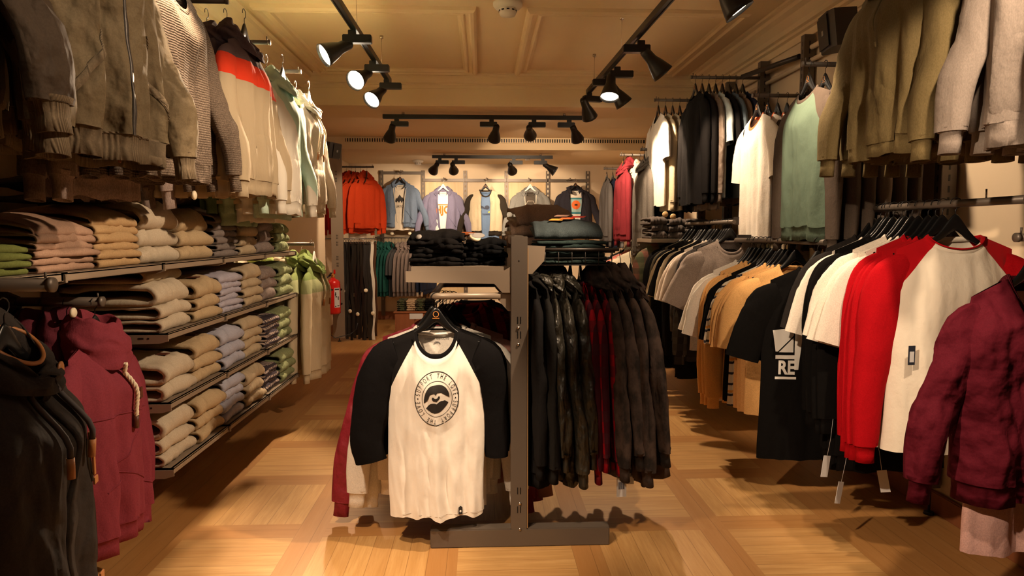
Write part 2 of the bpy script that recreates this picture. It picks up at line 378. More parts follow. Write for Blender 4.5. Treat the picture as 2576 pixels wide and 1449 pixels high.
spotlight((-.78, 2.4, 2.50), (-1.6, 2.0, .9), 'black cone spotlight of the left track above the dark jackets', GL, 26, 80, (1, 0, 0))
for x, ax, ay, az, n, pw in ((-.83, -1.45, 8.4, .9, 'leftmost', 50), (.10, -.3, 9.2, .4, 'second from left', 40), (.52, .85, 9.4, 1.5, 'third from left', 40), (.87, 1.6, 8.2, 1.2, 'rightmost', 40)):
    spotlight((x, 6.85, 2.42), (ax, ay, az), 'black cone spotlight, %s on the long cross track' % n, GM, pw, 72, (1 if x < 0 or x > .4 and x < .6 else -1, 0, 0), sc=.95)
for x, ax, ay, az, n, pw, ydir in ((-.54, -1.05, 10.1, 1.6, 'leftmost', 26, 0), (-.33, -.25, 10.2, 1.65, 'second from left', 34, 0), (.42, .75, 10.2, 1.6, 'third from left', 46, 0), (.80, 1.35, 8.9, 1.9, 'rightmost, its lens lit,', 34, 0)):
    spotlight((x, 9.0, 2.27), (ax, ay, az), 'black cone spotlight, %s on the rear cross track' % n, GB, pw, 84, (1 if x < .5 else -1, 0, 0), sc=.95)

# smoke detectors, ceiling speaker boxes, pipes
def detector(x, y, z, label, s=1):
    e = empty('smoke_detector', (x, y, z), 0, label, 'smoke detector')
    MB().lathe([(.0, 0), (.085*s, 0), (.085*s, -.018*s), (.070*s, -.034*s), (0, -.034*s)], 32).build('base', mat('white_plastic', (.75,.70,.60), .4), e)
    mb = MB(); mb.lathe([(.050*s, -.032*s), (.050*s, -.058*s), (.044*s, -.072*s), (0, -.074*s)], 32)
    mb.build('sensor_head', mat('white_plastic', (.75,.70,.60), .4), e)
    mb = MB()
    for q in range(10): 
        a = 2*PI*q/10; mb.box(-.008*s, -.002, -.052*s, .008*s, .002, -.044*s, 0, Matrix.Rotation(a, 4, 'Z'), (.0505*s*math.sin(a)*-1, .0505*s*math.cos(a), 0))
    mb.build('vent_slot', M_black, e)
detector(.17, 4.47, ZC, 'white round smoke detector on the main ceiling between the mouldings', 1.1)
detector(-.90, 9.85, ZL, 'small white smoke detector on the low ceiling above the blue hoodie', .9)
detector(.62, 9.3, ZL, 'flat white smoke detector right of the rear cross track', .7)
def speaker(loc, rz, tilt, w, d, h, label):
    e = empty('wall_speaker', loc, rz, label, 'speaker'); e.rotation_euler = (tilt, 0, rz)
    mb = MB(); mb.prism([(-w/2, -d*.35), (-w*.3, -d*.5), (w*.3, -d*.5), (w/2, -d*.35), (w*.33, d/2), (-w*.33, d/2)], -h/2, h/2, 'z'); mb.build('cabinet', M_dark, e)
    MB().box(-w*.34, -d*.5-.006, -h*.44, w*.34, -d*.5, h*.44, .003).build('grille', M_black, e)
    MB().box(-.012, -d*.5-.009, -h*.08, .012, -d*.5-.005, h*.06).build('badge', mat('badge_grey', (.3,.28,.25), .4), e)
    MB().tube([(0, d/2-.01, 0), (0, d/2+.06, .02), (0, d/2+.10, .02)], .012, 8).build('wall_bracket', mat('white_plastic', (.75,.70,.60), .4), e)
speaker((1.905, 3.66, 2.375), -PI/2-.15, .12, .22, .15, .19, 'dark loudspeaker high on the right wall above the rails')
speaker((-1.56, 7.25, 2.16), PI/2-.45, .2, .19, .15, .16, 'small dark loudspeaker on the left wall beyond the hoodies')
for i, (z, r) in enumerate(((2.47, .016), (2.39, .014))):
    tag(MB().tube([(XR-.035, -1, z), (XR-.035, 6.45, z)], r, 12).build('wall_pipe', M_wall), ['upper pale pipe running along the right wall', 'lower pale pipe running along the right wall'][i], 'pipe')

# ------------------------------------------------------------------ garment geometry
def lerp(a, b, t): return a+(b-a)*t
def sst(t): t = max(0, min(1, t)); return t*t*(3-2*t)
def nz(x, y, z=0.): return noise.noise(Vector((x, y, z)))
DEF = dict(L=.68, hs=.205, hw=.255, hh=.255, t=.055, nk=.088, nd=.045, drop=.085, bdrop=.012, slope=.36, amp=.018, seed=1, sl=.56, flare=.05, sw=1.0, bend=.0, gap=None, hem=.006, sr=1.0, short=False, cols=44, rows=40, arm=None, lean=0.)
class G:
    def __init__(s, **k):
        for a, b in {**DEF, **k}.items(): setattr(s, a, b)
    def topz(s, x, front):
        a = abs(x)
        if a < s.nk: return -(s.drop if front else s.bdrop)*math.sqrt(max(0, 1-(a/s.nk)**2))
        return -(a-s.nk)*s.slope
    def P(s, front, q, v, off=0.):
        sg = -1 if front else 1
        xt = q*s.hs; zt = s.topz(xt, front)
        yt = s.nd*math.sqrt(max(0, 1-(abs(xt)/s.nk)**2)) if abs(xt) < s.nk else 0
        z = zt+(-s.L-zt)*v
        vv = sst(v/.28); w = lerp(s.hs, s.hw, vv)
        if v > .28: w = lerp(s.hw, s.hh, sst((v-.28)/.72))
        w *= 1+.03*nz(s.seed*3.1, z*4)*v
        x = q*w + .012*nz(z*3, s.seed*2.7)*v
        edge = max(0, 1-abs(q)**2.6)**.5
        T = (s.t*sst(v/.22)+.017*min(1, v/.03)**.5)*edge
        y = max(yt*(1-v*2.2), 0)+T
        am = s.amp*(v**.55)*max(0, 1-abs(q)**6)
        ph = q*s.lean
        f = nz(q*2.6+s.seed*5.3+ph*v, z*.9, sg*.5)*1.25 + .55*nz(q*6.2+s.seed, z*1.3, sg*1.7) + .28*nz(q*9+z*6, z*9, s.seed+sg)
        y += am*f*1.5
        y = max(y, .004*edge)
        z += s.hem*nz(q*3+s.seed, 7.1, sg)*v*2
        return Vector((x, sg*(y+off), z))
    def inv(s, x, z, front=True):
        q, v = x/s.hw, .5
        for _ in range(6):
            xt = q*s.hs; zt = s.topz(xt, front); v = min(1, max(0, (z-zt)/(-s.L-zt)))
            w = lerp(s.hs, s.hw, sst(v/.28)) if v <= .28 else lerp(s.hw, s.hh, sst((v-.28)/.72))
            q = max(-1, min(1, x/w))
        return q, v
    def on(s, x, z, off=.002, front=True):
        q, v = s.inv(x, z, front); p = s.P(front, q, v, off); return Vector((x, p.y, z))
    def body(s):
        V = []; F = []; n, r = s.cols, s.rows
        def panel(front, f2s, lo, hi, m):
            b = len(V)
            for j in range(r+1):
                v = (j/r)**1.05
                for i in range(m+1):
                    q = f2s(lerp(lo, hi, i/m), v); V.append(s.P(front, q, v))
            for j in range(r):
                for i in range(m):
                    a = b+j*(m+1)+i; f = (a, a+1, a+m+2, a+m+1); F.append(f if front else f[::-1])
        cs = lambda u, v: math.sin(u*PI/2*.999)/math.sin(PI/2*.999) if abs(u) > 0 else 0
        panel(False, cs, -1, 1, n)
        if s.gap is None: panel(True, cs, -1, 1, n)
        else:
            g0, g1 = s.gap
            for sg in (-1, 1):
                panel(True, lambda u, v: sg*(lerp(g0, g1, v**.8)+(1-lerp(g0, g1, v**.8))*math.sin(u*PI/2)), 0, 1, n//2)
        # inner hem fold so the cloth has an edge
        return V, F
    def sleeve(s, sg, m=18, rows=26):
        z0 = -(s.hs-s.nk)*s.slope
        if s.arm: pts = [(x, y, z, ra, ry) for x, y, z, ra, ry in s.arm[0 if sg < 0 else 1]]
        elif s.short:
            pts = [(s.hs-.05, 0, z0-.085, .082, .035), (s.hs+.02, 0, z0-.115, .084, .045), (s.hs+.07, 0, z0-.185, .080, .042), (s.hs+.075+s.flare, 0, z0-.185-s.sl*.33, .080, .040)]
        else:
            fl = s.flare*(1+.3*nz(s.seed, sg*3)); bd = s.bend
            pts = [(s.hs-.05, 0, z0-.085, .078, .030), (s.hs+.015, 0, z0-.115, .080, .042), (s.hs+.052, -.005, z0-.20, .072, .046), (s.hs+.058+fl*.4, -.005-bd*.3, z0-.20-s.sl*.22, .064, .044), (s.hs+.055+fl*.8, -.005-bd, z0-.20-s.sl*.45, .056, .040), (s.hs+.050+fl, -.005-bd*1.1, z0-.20-s.sl*.68, .046, .034)]
        P = [Vector(p[:3]) for p in pts]; n = len(pts); V = []
        def samp(t):
            t *= n-1; i = min(int(t), n-2); f = t-i
            a, b, c, d = P[max(i-1, 0)], P[i], P[i+1], P[min(i+2, n-1)]
            p = .5*((2*b)+(c-a)*f+(2*a-5*b+4*c-d)*f*f+(3*b-a-3*c+d)*f**3)
            return p, lerp(pts[i][3], pts[i+1][3], f), lerp(pts[i][4], pts[i+1][4], f)
        for j in range(rows+1):
            t = j/rows; p, ra, ry = samp(t); ra *= lerp(1, s.sw, sst(t*2)); ry *= lerp(1, s.sw, sst(t*2)); d = (samp(min(1, t+.02))[0]-samp(max(0, t-.02))[0]).normalized()
            nrm = Vector((-d.z, 0, d.x)).normalized(); sid = d.cross(nrm).normalized()
            for k in range(m):
                a = 2*PI*k/m; ca, sa = math.cos(a), math.sin(a); w = 1+s.sr*(.15*nz(ca*1.3+s.seed*2, sa*1.3+t*1.5, sg*2.)+.10*nz(ca*1.6, t*4.5+sa, s.seed+sg)+.05*nz(ca*2+4, t*12+sa*1.5, s.seed)*(1+1.6*math.exp(-((t-.62)/.12)**2)))*min(1, t*3)
                q = p+nrm*(math.cos(a)*ra*w)+sid*(math.sin(a)*ry*w)
                V.append(Vector((q.x*sg, q.y, q.z)))
        F = [(j*m+k, j*m+(k+1) % m, (j+1)*m+(k+1) % m, (j+1)*m+k) for j in range(rows) for k in range(m)]
        p, ra, ry = samp(1); ra *= s.sw; ry *= s.sw; d = (P[-1]-P[-2]).normalized()
        s.wrist = getattr(s, 'wrist', {}); s.wrist[sg] = (p, d, ra, ry)
        return V, F
    def cuff(s, sg, ln=.065, m=18, k=.72):
        p, d, ra, ry = s.wrist[sg]; nrm = Vector((-d.z, 0, d.x)).normalized(); sid = d.cross(nrm).normalized(); V = []
        for j, (t, w) in enumerate(((-.012, 1.0), (0, .9), (.01, k+.04), (.5, k), (1, k+.03), (1, k-.12), (.7, k-.14))):
            for q in range(m):
                a = 2*PI*q/m; x = p+d*(t*ln if t > 0 else t)+nrm*math.cos(a)*ra*w+sid*math.sin(a)*ry*w
                V.append(Vector((x.x*sg, x.y, x.z)))
        return V, [(j*m+q, j*m+(q+1) % m, (j+1)*m+(q+1) % m, (j+1)*m+q) for j in range(6) for q in range(m)]
    def band(s, h=.065, k=.94, m=60):
        V = []; open_ = s.gap is not None; rows = 7
        prof = ((-.004, 1.0), (0, .985), (.012, k+.01), (.5, k), (1, k+.01), (1, k-.04), (.6, k-.05))
        ang = []
        for i in range(m+1):
            u = i/m
            q = -1+4*u if u < .5 else 3-4*u      # front then back
            ang.append((u < .5, max(-1, min(1, q))))
        for t, w in prof:
            for fr, q in ang:
                qq = math.sin(q*PI/2); p = s.P(fr, qq, 1)
                V.append(Vector((p.x*w, p.y*w+(0 if w > .98 else .002*nz(q*6, t, s.seed)), p.z-(t*h if t > 0 else t))))
        F = []
        for j in range(6):
            for i in range(m):
                fr, q = ang[i]
                if open_ and fr and abs(math.sin((q+2/m)*PI/2)) < s.gap[1]: continue
                a = j*(m+1)+i; F.append((a, a+1, a+m+2, a+m+1))
        return V, F
    def collar(s, w=.020, th=.005, m=40):
        """ribbed band that follows the neckline"""
        V = []; A = []
        for i in range(m):
            t = 2*PI*i/m; x = s.nk*math.sin(t); front = math.cos(t) > 0
            z = -(s.drop if front else s.bdrop)*abs(math.cos(t)); y = -s.nd*math.cos(t)
            c = Vector((x, y, z+.002)); inn = Vector((-math.sin(t), math.cos(t)*.35, 1.1 if not front else .8)).normalized()
            if front: inn = Vector((-math.sin(t)*.9, .25*math.cos(t), .75*abs(math.cos(t))+.25)).normalized()
            o = Vector((math.sin(t), -math.cos(t), .3)).normalized()
            for a, b in ((-.55, .9), (.2, .95), (.5, .5), (.5, -.2), (.1, -.5), (-.5, -.3)): V.append(c+inn*w*a+o*th*b)
        F = [(i*6+k, i*6+(k+1) % 6, ((i+1) % m)*6+(k+1) % 6, ((i+1) % m)*6+k) for i in range(m) for k in range(6)]
        return V, F
    def hood(s, up=.0, big=1.0, m=72, n=26, vopen=0.):
        """draped hood: cloth rising round the neck, rolled over a soft rim, bag sagging behind"""
        V = []; sd = s.seed*1.7
        for i in range(m+1):
            t = lerp(vopen, 2*PI-vopen, i/m); c = math.cos(t); fr = (c+1)/2; bk = 1-fr
            zb = lerp(-.020, -s.drop*1.15, fr**1.6); h = (lerp(.050, .105, bk)+up*bk)*big
            for k in range(n+1):
                u = k/n
                if u < .62:
                    w = u/.62; R = s.nk*lerp(1.50, 1.02, w**.9)+.026*big*math.sin(w*PI)*(.45+bk*.8); z = zb+h*math.sin(w*PI/2)
                    y = bk*bk*.050*math.sin(w*PI*.9)*big; z -= bk**2*.030*math.sin(w*PI)*big
                else:
                    w = (u-.62)/.38; R = s.nk*lerp(1.02, .66, w); z = zb+h-.075*w*w-.01*w; y = 0
                g = .20*nz(t*1.1+u*2.2, u*3.1, sd)+.16*nz(math.sin(t)*2.2+sd, u*6.5+t*.9, c*2)+.09*nz(t*4, u*12, sd)
                f = 1+g*(.35+.65*math.sin(min(1, u*1.1)*PI))
                V.append((R*math.sin(t)*f*1.02, -R*c*f*.72+y, z+.030*nz(math.sin(t)*1.8, c*1.6+u*2.5, sd+5)*min(1, u*3)))
        F = [(i*(n+1)+k, i*(n+1)+k+1, (i+1)*(n+1)+k+1, (i+1)*(n+1)+k) for i in range(m) for k in range(n)]
        return V, F
    def pocket(s, z0=-.40, z1=-.60, w0=.085, w1=.155, m=14, r=9, off=.007):
        V = []
        for j in range(r+1):
            tj = j/r; z = lerp(z0, z1, tj); w = lerp(w0, w1, min(1, tj*1.6)**.8)
            for i in range(m+1):
                x = lerp(-w, w, i/m); e = 0 if (i in (0, m) or j in (0, r)) else off
                V.append(s.on(x, z, e+.0005))
        return V, [(j*(m+1)+i, j*(m+1)+i+1, (j+1)*(m+1)+i+1, (j+1)*(m+1)+i) for j in range(r) for i in range(m)]
    def strip(s, pts, w=.006, off=.004, front=True, th=.002):
        """thin tape lying on the body (zip, seam, piping)"""
        V = []; n = len(pts)
        for i, (x, z) in enumerate(pts):
            a = Vector((pts[min(i+1, n-1)][0]-pts[max(i-1, 0)][0], pts[min(i+1, n-1)][1]-pts[max(i-1, 0)][1])).normalized()
            pn = Vector((-a.y, a.x))*w/2
            for sg, o in ((-1, 0), (-1, off), (1, off), (1, 0)): V.append(s.on(x+pn.x*sg, z+pn.y*sg, o+.0003, front))
        return V, [(i*4+k, i*4+k+1, (i+1)*4+k+1, (i+1)*4+k) for i in range(n-1) for k in range(3)]

# flat prints that follow the cloth
TXT = {}
def text_geo(ch, bold=0):
    key = (ch, bold)
    if key in TXT: return TXT[key]
    cu = bpy.data.curves.new('t', 'FONT'); cu.body = ch; cu.align_x = 'CENTER'; cu.align_y = 'CENTER'; cu.resolution_u = 4; cu.offset = bold
    o = bpy.data.objects.new('t', cu); C.objects.link(o); dg = bpy.context.evaluated_depsgraph_get(); dg.update()
    me = bpy.data.meshes.new_from_object(o.evaluated_get(dg))
    V = [(v.co.x, v.co.y) for v in me.vertices]; F = [tuple(p.vertices) for p in me.polygons]
    bpy.data.objects.remove(o); bpy.data.curves.remove(cu); bpy.data.meshes.remove(me); TXT[key] = (V, F); return V, F
class Print:
    def __init__(s): s.V = []; s.F = []
    def add(s, V, F):
        n = len(s.V); s.V += list(V); s.F += [tuple(i+n for i in f) for f in F]; return s
    def text(s, t, x, z, size, rot=0, sx=1.0, bold=0):
        V, F = text_geo(t, bold); c, d = math.cos(rot), math.sin(rot)
        return s.add([(x+(a*sx*c-b*d)*size, z+(a*sx*d+b*c)*size) for a, b in V], F)
    def ring(s, x, z, rx, rz, w, n=72):
        V = []
        for i in range(n):
            a = 2*PI*i/n; V += [(x+rx*math.cos(a), z+rz*math.sin(a)), (x+(rx-w)*math.cos(a), z+(rz-w)*math.sin(a))]
        return s.add(V, [(2*i, 2*((i+1) % n), 2*((i+1) % n)+1, 2*i+1) for i in range(n)])
    def disc(s, x, z, rx, rz, n=32):
        return s.poly([(x+rx*math.cos(2*PI*i/n), z+rz*math.sin(2*PI*i/n)) for i in range(n)])
    def poly(s, P): return s.add(P, [tuple(range(len(P)))])
    def rect(s, x0, z0, x1, z1): return s.poly([(x0, z0), (x1, z0), (x1, z1), (x0, z1)])
    def apply(s, g, name, m, parent, off=.0018, mx=.012, front=True):
        bm = bmesh.new(); vs = [bm.verts.new((a, b, 0)) for a, b in s.V]
        for f in s.F:
            try: bm.faces.new([vs[i] for i in f])
            except ValueError: pass
        bmesh.ops.triangulate(bm, faces=bm.faces[:])
        for _ in range(5):
            ed = [e for e in bm.edges if e.calc_length() > mx]
            if not ed: break
            bmesh.ops.subdivide_edges(bm, edges=ed, cuts=1); bmesh.ops.triangulate(bm, faces=[f for f in bm.faces if len(f.verts) > 3])
        bm.verts.index_update(); V = [g.on(v.co.x, v.co.y, off, front) for v in bm.verts]; F = [tuple(v.index for v in f.verts) for f in bm.faces]; bm.free()
        return put(name, mkmesh(name, V, F, m), parent)

VAR = {}
def variant(key, **k):
    """build (once) the mesh set of a garment shape; returns G and its part meshes"""
    kk = (key, tuple(sorted((a, str(b)) for a, b in k.items())))
    if kk in VAR: return VAR[kk]
    feats = k.pop('feats', ()); hk = k.pop('hoodk', {}); pk = k.pop('pocketk', {})
    g = G(**k); parts = {}
    parts['body'] = [mkmesh('body', *g.body())]
    if 'nosleeve' not in feats:
        parts['sleeve'] = [mkmesh('sleeve', *g.sleeve(-1)), mkmesh('sleeve', *g.sleeve(1))]
        if 'cuff' in feats: parts['cuff'] = [mkmesh('cuff', *g.cuff(-1)), mkmesh('cuff', *g.cuff(1))]
    if 'band' in feats: parts['hem_band'] = [mkmesh('hem_band', *g.band())]
    if 'collar' in feats: parts['collar'] = [mkmesh('collar', *g.collar())]
    if 'hood' in feats: parts['hood'] = [mkmesh('hood', *g.hood(**hk))]
    if 'pocket' in feats: parts['pocket'] = [mkmesh('pocket', *g.pocket(**pk))]
    VAR[kk] = (g, parts); return VAR[kk]

TEE = dict(feats=('collar',), short=True, L=.70, hs=.20, hw=.245, hh=.25, t=.035, sl=.50, flare=.02, amp=.016)
LONG = dict(feats=('collar', 'cuff', 'band'), L=.60, hs=.205, hw=.26, hh=.25, t=.05, drop=.06)
HOODIE = dict(feats=('hood', 'cuff', 'band', 'pocket'), L=.60, hs=.205, hw=.265, hh=.25, t=.06, drop=.07)
SHIRT = dict(feats=('collar', 'cuff'), L=.74, hs=.205, hw=.255, hh=.26, t=.04, drop=.06)
def garment(name, cat, label, loc, rz, shape, m, seed=1, sc=(1, 1, 1), group=None, m2=None, parts_m=None, tilt=0, tx=0, **over):
    """place one garment; m main cloth, m2 sleeves, parts_m per-part overrides"""
    k = dict(shape); k.update(over); k['seed'] = seed
    g, parts = variant(name, **k)
    e = empty(name, loc, rz, label, cat, group); e.scale = sc
    if tilt or tx: e.rotation_euler = (tx, tilt, rz)
    pm = parts_m or {}
    for pn, ms in parts.items():
        for me in ms:
            put(pn, me, e, pm.get(pn, m2 if (m2 and pn in ('sleeve', 'cuff')) else m))
    e['g'] = 0; del e['g']
    return e, g

# hangers: separate things
def hanger_meshes():
    n = 36; m = 12; V = []
    for i in range(n+1):
        u = i/n*2-1; x = u*.195; a = abs(u)
        zt = .088/(1+(x/.060)**2)**1.4-.062*a-.004; h = lerp(.062, .020, sst(abs(x)/.085)); d = lerp(.0075, .0095, sst(a))
        if a > .95: h *= .75; d *= .8
        if a == 1: h *= .5; d *= .6
        for k in range(m):
            t = 2*PI*k/m; V.append((x, d*math.copysign(abs(math.cos(t))**.7, math.cos(t)), zt-h/2+h/2*math.copysign(abs(math.sin(t))**.8, math.sin(t))))
    F = [(i*m+k, i*m+(k+1) % m, (i+1)*m+(k+1) % m, (i+1)*m+k) for i in range(n) for k in range(m)]+[tuple(range(m)), tuple(range(n*m, n*m+m))]
    b = MB().add(V, F, True).mesh('hanger_body')
    pts = [(0, 0, .078), (0, 0, .096), (.004, 0, .104)]+[(.020*math.cos(a), 0, .122+.020*math.sin(a)) for a in (-.9, -.3, .3, .9, 1.57, 2.2, 2.8, 3.3)]
    hk = MB().tube(pts, .0020, 6).mesh('hook')
    rg = MB().tube([(.011*math.cos(t), -.0085, .054+.011*math.sin(t)) for t in [2*PI*i/20 for i in range(21)]], .0014, 6, False).box(-.014, -.0088, .037, .014, -.0078, .039).mesh('ring_emblem')
    return b, hk, rg
HB, HH, HR = hanger_meshes()
def hanger(loc, rz, label, m=None, emblem=False, group='hangers on the rails', sc=1, tilt=0, sy=.75):
    e = empty('coat_hanger', loc, rz, label, 'hanger', group); e.scale = (sc, sy, 1)
    put('hanger_body', HB, e, m or M_plastic); put('hook', HH, e, M_chrome if m else M_black)
    if emblem: put('ring_emblem', HR, e, M_brass)
    return e
NTH = ['first', 'second', 'third', 'fourth', 'fifth', 'sixth']
RAILUP = .134   # neck base to rail axis
def rail_y(name, x, z, y0, y1, wall_x, label):
    """hanging rail parallel to the wall with two arms back to it"""
    e = empty(name, (x, (y0+y1)/2, z), 0, label, 'clothes rail'); h = (y1-y0)/2; s = 1 if wall_x > x else -1
    MB().tube([(0, -h, -.012), (0, h, -.012)], .014, 12).build('bar', M_metal, e)
    for yy in (-h+.01, h-.01):
        mb = MB(); mb.box(0, yy-.006, -.03, (wall_x-x), yy+.006, .02, .002); mb.prism([(wall_x-x, .02), (wall_x-x, -.12), (wall_x-x-s*.08, -.03), (wall_x-x-s*.08, .02)], yy-.006, yy+.006, 'y'); mb.build('arm', M_dark, e)
    return e
def rail_x(x_end, y, z, wall_x, label, name='faceout_arm', group='arms standing out from the walls', r=.012):
    e = empty(name, (wall_x, y, z), 0, label, 'display arm', group); L = x_end-wall_x; s = 1 if L > 0 else -1
    MB().tube([(0, 0, -.012), (L, 0, -.012)], r, 12).build('bar', M_metal, e)
    MB().tube([(L-s*.012, 0, 0), (L-s*.012, 0, .018)], .003, 6).lathe([(0, -.005), (r+.002, -.005), (r+.002, .006), (0, .006)], 14, Matrix.Translation((L, 0, -.012)) @ Matrix.Rotation(PI/2, 4, 'Y')).build('end_stop', M_metal, e)
    mb = MB(); mb.prism([(0, -.10), (0, .03), (s*.06, .005), (s*.06, -.03)], -.012, .012, 'y'); mb.build('wall_plate', M_dark, e)
    return e
def post(x, y, z0, z1, label, foot=False, w=.03, d=.06, group=None):
    e = empty('slotted_upright_post', (x, y, 0), 0, label, 'upright post', group)
    MB().box(-d/2, -w/2, z0, d/2, w/2, z1, .002).build('column', M_shelf if d > .1 else M_metal, e)
    mb = MB(); z = z0+.05
    if d > .1:
        for zz in (.9, 1.15, 1.9):
            for q in (0, .03, .08, .11): mb.box(-.010, -w/2-.0015, zz+q, -.004, -w/2+.001, zz+q+.02); mb.box(.004, -w/2-.0015, zz+q, .010, -w/2+.001, zz+q+.02)
    while z < z1-.05:
        if d > .1: break
        mb.box(-.004, -w/2-.0015, z, .004, -w/2+.001, z+.028)
        sx = 1 if x < 0 else -1
        mb.box(sx*d/2-.001, -.004, z, sx*d/2+.0015, .004, z+.028); z += .05
    o = mb.build('slot', M_black, e); o['kind'] = 'stuff'
    if foot: MB().tube([(0, 0, 0), (0, 0, z0+.01)], .006, 8).lathe([(0, 0), (.024, 0), (.02, .012), (0, .012)], 16).build('levelling_foot', M_black, e)
    return e

# ------------------------------------------------------------------ folded clothes
def fold_mesh(w, d, h, seed, gap=.12, crown=.0, roll=False, ny=22, nx=14, mess=1.):
    """cloth folded over towards +x, open ends facing -y/+y; origin at the front edge on the shelf (z=0), centred in y"""
    th = h*(1-gap)/2; R = h/2; ri = R-th; path = []
    for i in range(nx+1): path.append((-d+(d-R)*i/nx, 0., 0., -1.))               # bottom run
    na = 9
    for i in range(1, na): a = -PI/2+PI*i/na; path.append((-R+R*math.cos(a), R+R*math.sin(a), math.cos(a), math.sin(a)))
    for i in range(nx+1): path.append((-R-(d-R)*i/nx, h, 0., 1.))                 # top run
    V = []; n = len(path)
    for j in range(ny+1):
        u = j/ny*2-1; yy = u*w/2; edge = 1-abs(u)**5
        fx = (.018*nz(u*1.6, seed*3.3)+.009*nz(u*5, seed))*mess
        for inner in (0, 1):
            for i, (x, z, nx_, nz_) in enumerate(path):
                t = th*(.90+.25*nz(x*9, u*2, seed))*(.75+.25*edge)
                px, pz = x-nx_*(t if inner else 0), z-nz_*(t if inner else 0)
                if inner and nx_ == 0 and abs(x) < d*.28: pz += nz_*ri*.9*(1-abs(x)/(d*.28))*.6
                k = (pz/h)
                pz += k*h*mess*(.24*nz(x*6+seed, u*1.5, 2)+.13*nz(x*14, u*4, seed)+.06*nz(x*30, u*8, seed)) - k*abs(u)**3*h*.18
                pz += k*crown*math.sin(PI*min(1, -x/d if x < 0 else 0)**.8)*(1-.3*u*u)
                px += fx*(1 if x > -d*.5 else .3)
                V.append((px, yy*(1+.02*nz(x*5, seed, k*3)), max(pz, .0005)))
    row = 2*n; F = []
    for j in range(ny):
        a, b = j*row, (j+1)*row
        for i in range(n-1):
            F.append((a+i, a+i+1, b+i+1, b+i)); F.append((a+n+i+1, a+n+i, b+n+i, b+n+i+1))
        F.append((a+n-1, a+2*n-1, b+2*n-1, b+n-1)); F.append((a+n, a, b, b+n))
    for j, fl in ((0, 1), (ny, 0)):
        a = j*row
        for i in range(n-1): f = (a+i, a+n+i, a+n+i+1, a+i+1); F.append(f if fl else f[::-1])
    return mkmesh('folded_cloth', V, F)
FM = {}
def folded(name, cat, label, x, y, z, m, w=.28, d=.36, h=.06, seed=1, rz=0, crown=0., gap=.14, group=None, patch=False, sag=None, mess=1.):
    key = (round(w, 2), round(d, 2), round(h, 3), seed % 4, round(crown, 2), gap, mess)
    if key not in FM: FM[key] = fold_mesh(w, d, h, seed % 4+1, gap, crown, mess=mess)
    if patch:
        o = empty(name, (x, y, z), rz, label, cat, group); put('folded_cloth', FM[key], o, m)
        MB().box(-.10, -.02, h*1.02+crown*.75, -.055, .02, h*1.02+crown*.75+.004).build('leather_patch', M_dleather, o)
    else:
        o = put(name, FM[key], None, m, (x, y, z)); o.rotation_euler.z = rz; tag(o, label, cat, group)
    return o
ORD = ['lowest', 'second up', 'third up', 'fourth up', 'fifth up', 'sixth up', 'seventh up', 'eighth up', 'ninth up', 'tenth up']
def stack(name, cat, desc, where, n, x, y, z, m, w, h, d=.36, rz=0, crown=0, patch=None, seed=0, jit=.008, gap=.14, top=None, mess=1.):
    zz = z+.001
    for i in range(n):
        hh = h*(1+.10*nz(i*1.7, seed+.3)); last = i == n-1
        if top and last: hh *= top
        pos = 'topmost' if last and n > 1 else ORD[i]
        cr = crown*(i/max(1, n-1)) if n > 1 else 0
        folded(name, cat, '%s, %s %s' % (desc, pos, where), x+jit*nz(i*2.3, seed)*2, y+jit*nz(seed, i*1.9), zz, m, w*(1+.03*nz(i, seed*2.)), d, hh, seed+i, rz+.04*nz(i*3.1, seed+.5), cr, gap, 'folded clothes in stacks', patch and last, None, mess)
        zz += hh*.93
    return zz

# ------------------------------------------------------------------ left wall: shelves
JY = [1.46, 2.10, 2.74, 3.37, 4.01, 4.655]; XS = -1.25; ZS = [1.182, .902, .622, .352]
SN = ['top', 'second', 'third', 'bottom']
for k, z in enumerate(ZS):
    for i in range(5):
        if k > 0 and i < 2: continue
        y0, y1 = JY[i]+.004, JY[i+1]-.004
        e = empty('shelf_board', (XL+.03, (y0+y1)/2, z), 0, 'grey metal shelf on the left wall, %s level, %s' % (SN[k], ['nearest the camera', 'second from the camera', 'middle bay', 'second bay from the far end', 'far end bay'][i]), 'shelf', 'metal shelves on the left wall')
        L = XS-XL-.03; h = (y1-y0)/2
        mb = MB(); mb.box(0, -h, -.006, L, h, 0).box(L-.014, -h, -.026, L, h, 0, .002).box(0, -h, -.026, L, -h+.012, 0).box(0, h-.012, -.026, L, h, 0)
        mb.build('board', M_shelf, e)
        for s, yy in (('a', -h-.001), ('b', h+.001)):
            sg = -1 if s == 'a' else 1; mb = MB(); mb.prism([(0, -.005), (0, -.10), (.06, -.045), (L-.03, -.040), (L+.006, -.030), (L+.006, -.005)], yy-.0025, yy+.0025, 'y')
            mb.build('shelf_bracket', M_shelf, e)
        b2 = MB(); b2.box(L-.11, -h-.0045, -.022, L-.09, -h-.0035, -.016); b2.box(L-.075, -h-.0045, -.022, L-.068, -h-.0035, -.016); b2.build('slot', M_black, e)
for i, y in enumerate(JY+[5.17]):
    post(XL+.035, y, .12, 2.42, 'dark slotted upright post on the left wall, %s' % ['nearest the camera', 'second from the camera', 'third from the camera', 'third from the far end', 'next to last before the hoodies', 'behind the end of the shelves', 'last one before the pale wall'][i], False, .03, .05, 'upright posts on the left wall')

